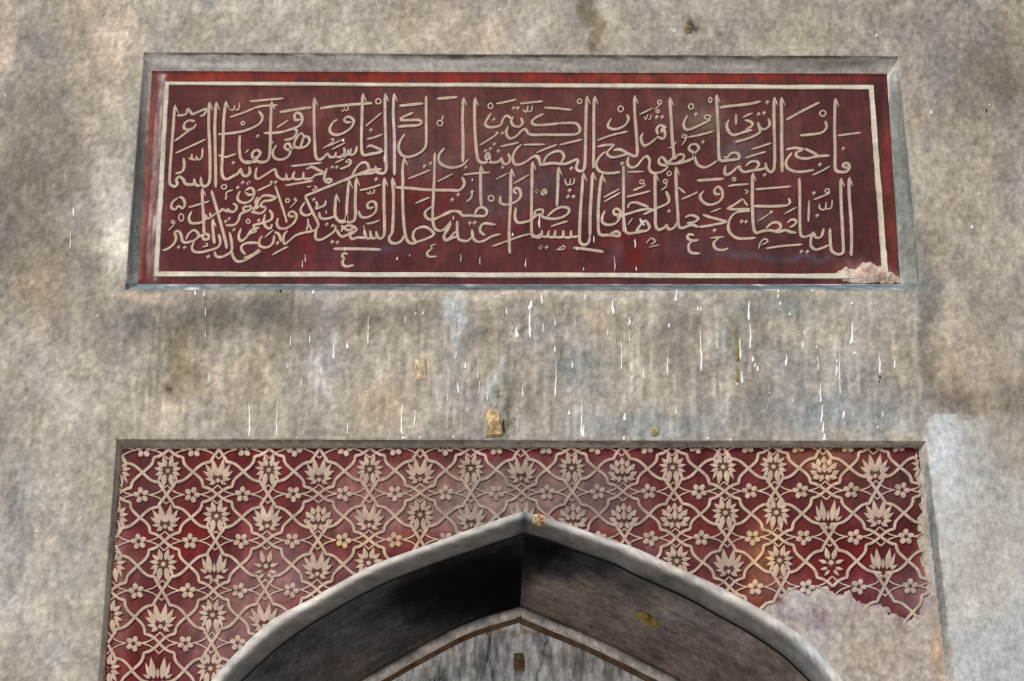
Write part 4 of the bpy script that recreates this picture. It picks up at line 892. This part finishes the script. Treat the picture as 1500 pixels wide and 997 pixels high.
for x, a, b_, w_ in ((930.5, 350, 363, 3), (664, 316, 322, 2.2), (443, 381, 392, 2), (447, 372, 384, 1.4), (533, 330, 345, 1.5), (582, 376, 381, 3), (692, 262, 265, 3), (751, 341, 346, 3), (770, 378, 392, 1.6), (790, 316, 334, 2.4), (855, 392, 396, 2.4), (870, 345, 356, 1.8), (932, 390, 397, 2), (563, 228, 238, 3), (503, 203, 208, 4), (505, 362, 368, 2), (916, 318, 340, 1.3), (600, 372, 376, 2), (845, 362, 367, 2), (703, 376, 388, 1.2), (675, 372, 384, 1.2), (900, 375, 398, 1.2)):
    drip(x, a, b_, w_, M_WHITE, YP, panel)
# crumbled plaster over the lower right corner of the inscription's frame
CRP = [(1226, 402), (1240, 395), (1254, 397), (1264, 387), (1276, 386), (1284, 392), (1296, 396), (1306, 402), (1316, 410), (1300, 413), (1284, 411), (1262, 413), (1240, 408)]
gx, gy = np.meshgrid(np.linspace(1218, 1322, 90), np.linspace(380, 415, 44), indexing='ij'); gx = gx.ravel(); gy = gy.ravel()
sd3 = poly_sd(gx, gy, CRP)+7*(fbm(gx/4, gy/4, 4)-.5)
W = np.array([P(a, b_, YD) for a, b_ in zip(gx, gy)]); W[:, 1] -= np.clip(.004+sd3*.0014, -.004, .012)+.006*(fbm(gx/3, gy/3, 3)-.5)*(sd3 > 1)
Fw = [q for q in gridfaces(90, 44, 0, True) if all(sd3[k] > -5 for k in q)]
used = sorted({k for q in Fw for k in q}); mp = {k: i for i, k in enumerate(used)}
cp = link('crumbled_plaster', W[used], [tuple(mp[k] for k in q) for q in Fw], M_CREAM, panel, lambda px, py: blobs(px, py, (176, 158, 144), [(1290, 408, 8, 5, (120, 90, 78), .6), (1270, 392, 8, 5, (150, 104, 100), .7), (1250, 404, 6, 5, (196, 182, 168), .6)], warp=4)*(1+.5*(fbm(px/3, py/3, 3)[:, None]-.5)))
cp['label'] = 'pale crumbling plaster over the lower right corner of the frame'
# ------------------------------------------------------------------ lumps of exposed stone
def lump(name, label, cat, outline, Y, h, cols, n=12, proud=0.0):
    """a chipped patch: irregular raised plug with a broken face"""
    o_ = np.array(outline, float); c = o_.mean(axis=0); ring = resample(np.vstack([o_, o_[:1]]), n+1)[:-1]
    V = []; Fc = []
    lv = [(1.04, -.004), (1.0, .35*h), (.86, h*.8), (.6, h), (.3, h*.9)]
    for s_, hh in lv:
        for k in range(n):
            q = c+(ring[k]-c)*s_*(1+.08*(random.random()-.5)); p = P(q[0], q[1], Y); p[1] = Y-hh*(1+.5*(random.random()-.5)*(s_ < 1)); V.append(p)
    p = P(c[0], c[1], Y); p[1] = Y-h*.7; V.append(p)
    for a in range(len(lv)-1):
        for k in range(n): Fc.append((a*n+k, a*n+(k+1) % n, (a+1)*n+(k+1) % n, (a+1)*n+k))
    b0 = (len(lv)-1)*n
    for k in range(n): Fc.append((b0+k, b0+(k+1) % n, len(V)-1))
    ob = link(name, V, Fc, M_STONE, None, lambda px, py: blobs(px, py, cols[0], [(c[0]+3, c[1]+2, 6, 8, cols[1], .7), (c[0]-4, c[1]-5, 5, 5, cols[2], .6)], warp=4)*(1+.9*(fbm(px/3, py/3, 3)[:, None]-.5)), smooth=False)
    return tag(ob, label, cat)
lump('stone_chip', 'tall yellowish broken stone in the grey wall above the floral panel', 'stone', [(716, 600), (724, 597), (733, 604), (734, 620), (738, 640), (712, 640), (714, 625), (711, 612)], .0, .018, ((170, 148, 110), (120, 92, 62), (196, 178, 142)))
drip(737.5, 612, 634, 5, M_BLACK, name='dark_pit')
lump('stone_chip', 'small tan stone showing through the arch rib just right of its apex', 'stone', [(779, 756), (788, 752), (799, 756), (800, 768), (790, 771), (778, 765)], -.030, .018, ((186, 150, 112), (90, 62, 36), (206, 178, 148)))
lump('stone_chip', 'long yellow-olive stone flake slanting across the right arch soffit', 'stone', [(929, 895), (938, 895), (952, 901), (964, 912), (962, 920), (946, 915), (933, 906)], P(0, 0, 0)[1]+.34, .02, ((150, 130, 74), (110, 88, 46), (182, 168, 120)))
lump('stone_plug', 'small brown rectangular plug in the grey niche wall below the inner apex', 'plug', [(753, 957), (768, 957), (769, 982), (753, 982)], YT-.004, .012, ((124, 98, 70), (96, 76, 54), (144, 124, 96)))
lump('stone_chip', 'tiny olive ringed stone just above the floral panel right of centre', 'stone', [(953, 627), (964, 627), (966, 637), (954, 639)], 0, .006, ((140, 132, 92), (120, 112, 84), (170, 166, 140)))
lump('stone_chip', 'faint pinkish square chip flush in the wall between the two panels', 'stone', [(608, 526), (624, 524), (625, 556), (607, 556)], 0, .004, ((176, 156, 132), (160, 140, 118), (182, 166, 148)))
lump('stone_chip', 'small brown pit stone in the plaster above the inscription', 'stone', [(1003, 39), (1012, 38), (1014, 48), (1005, 51)], 0, .006, ((110, 94, 72), (70, 56, 40), (132, 118, 98)))
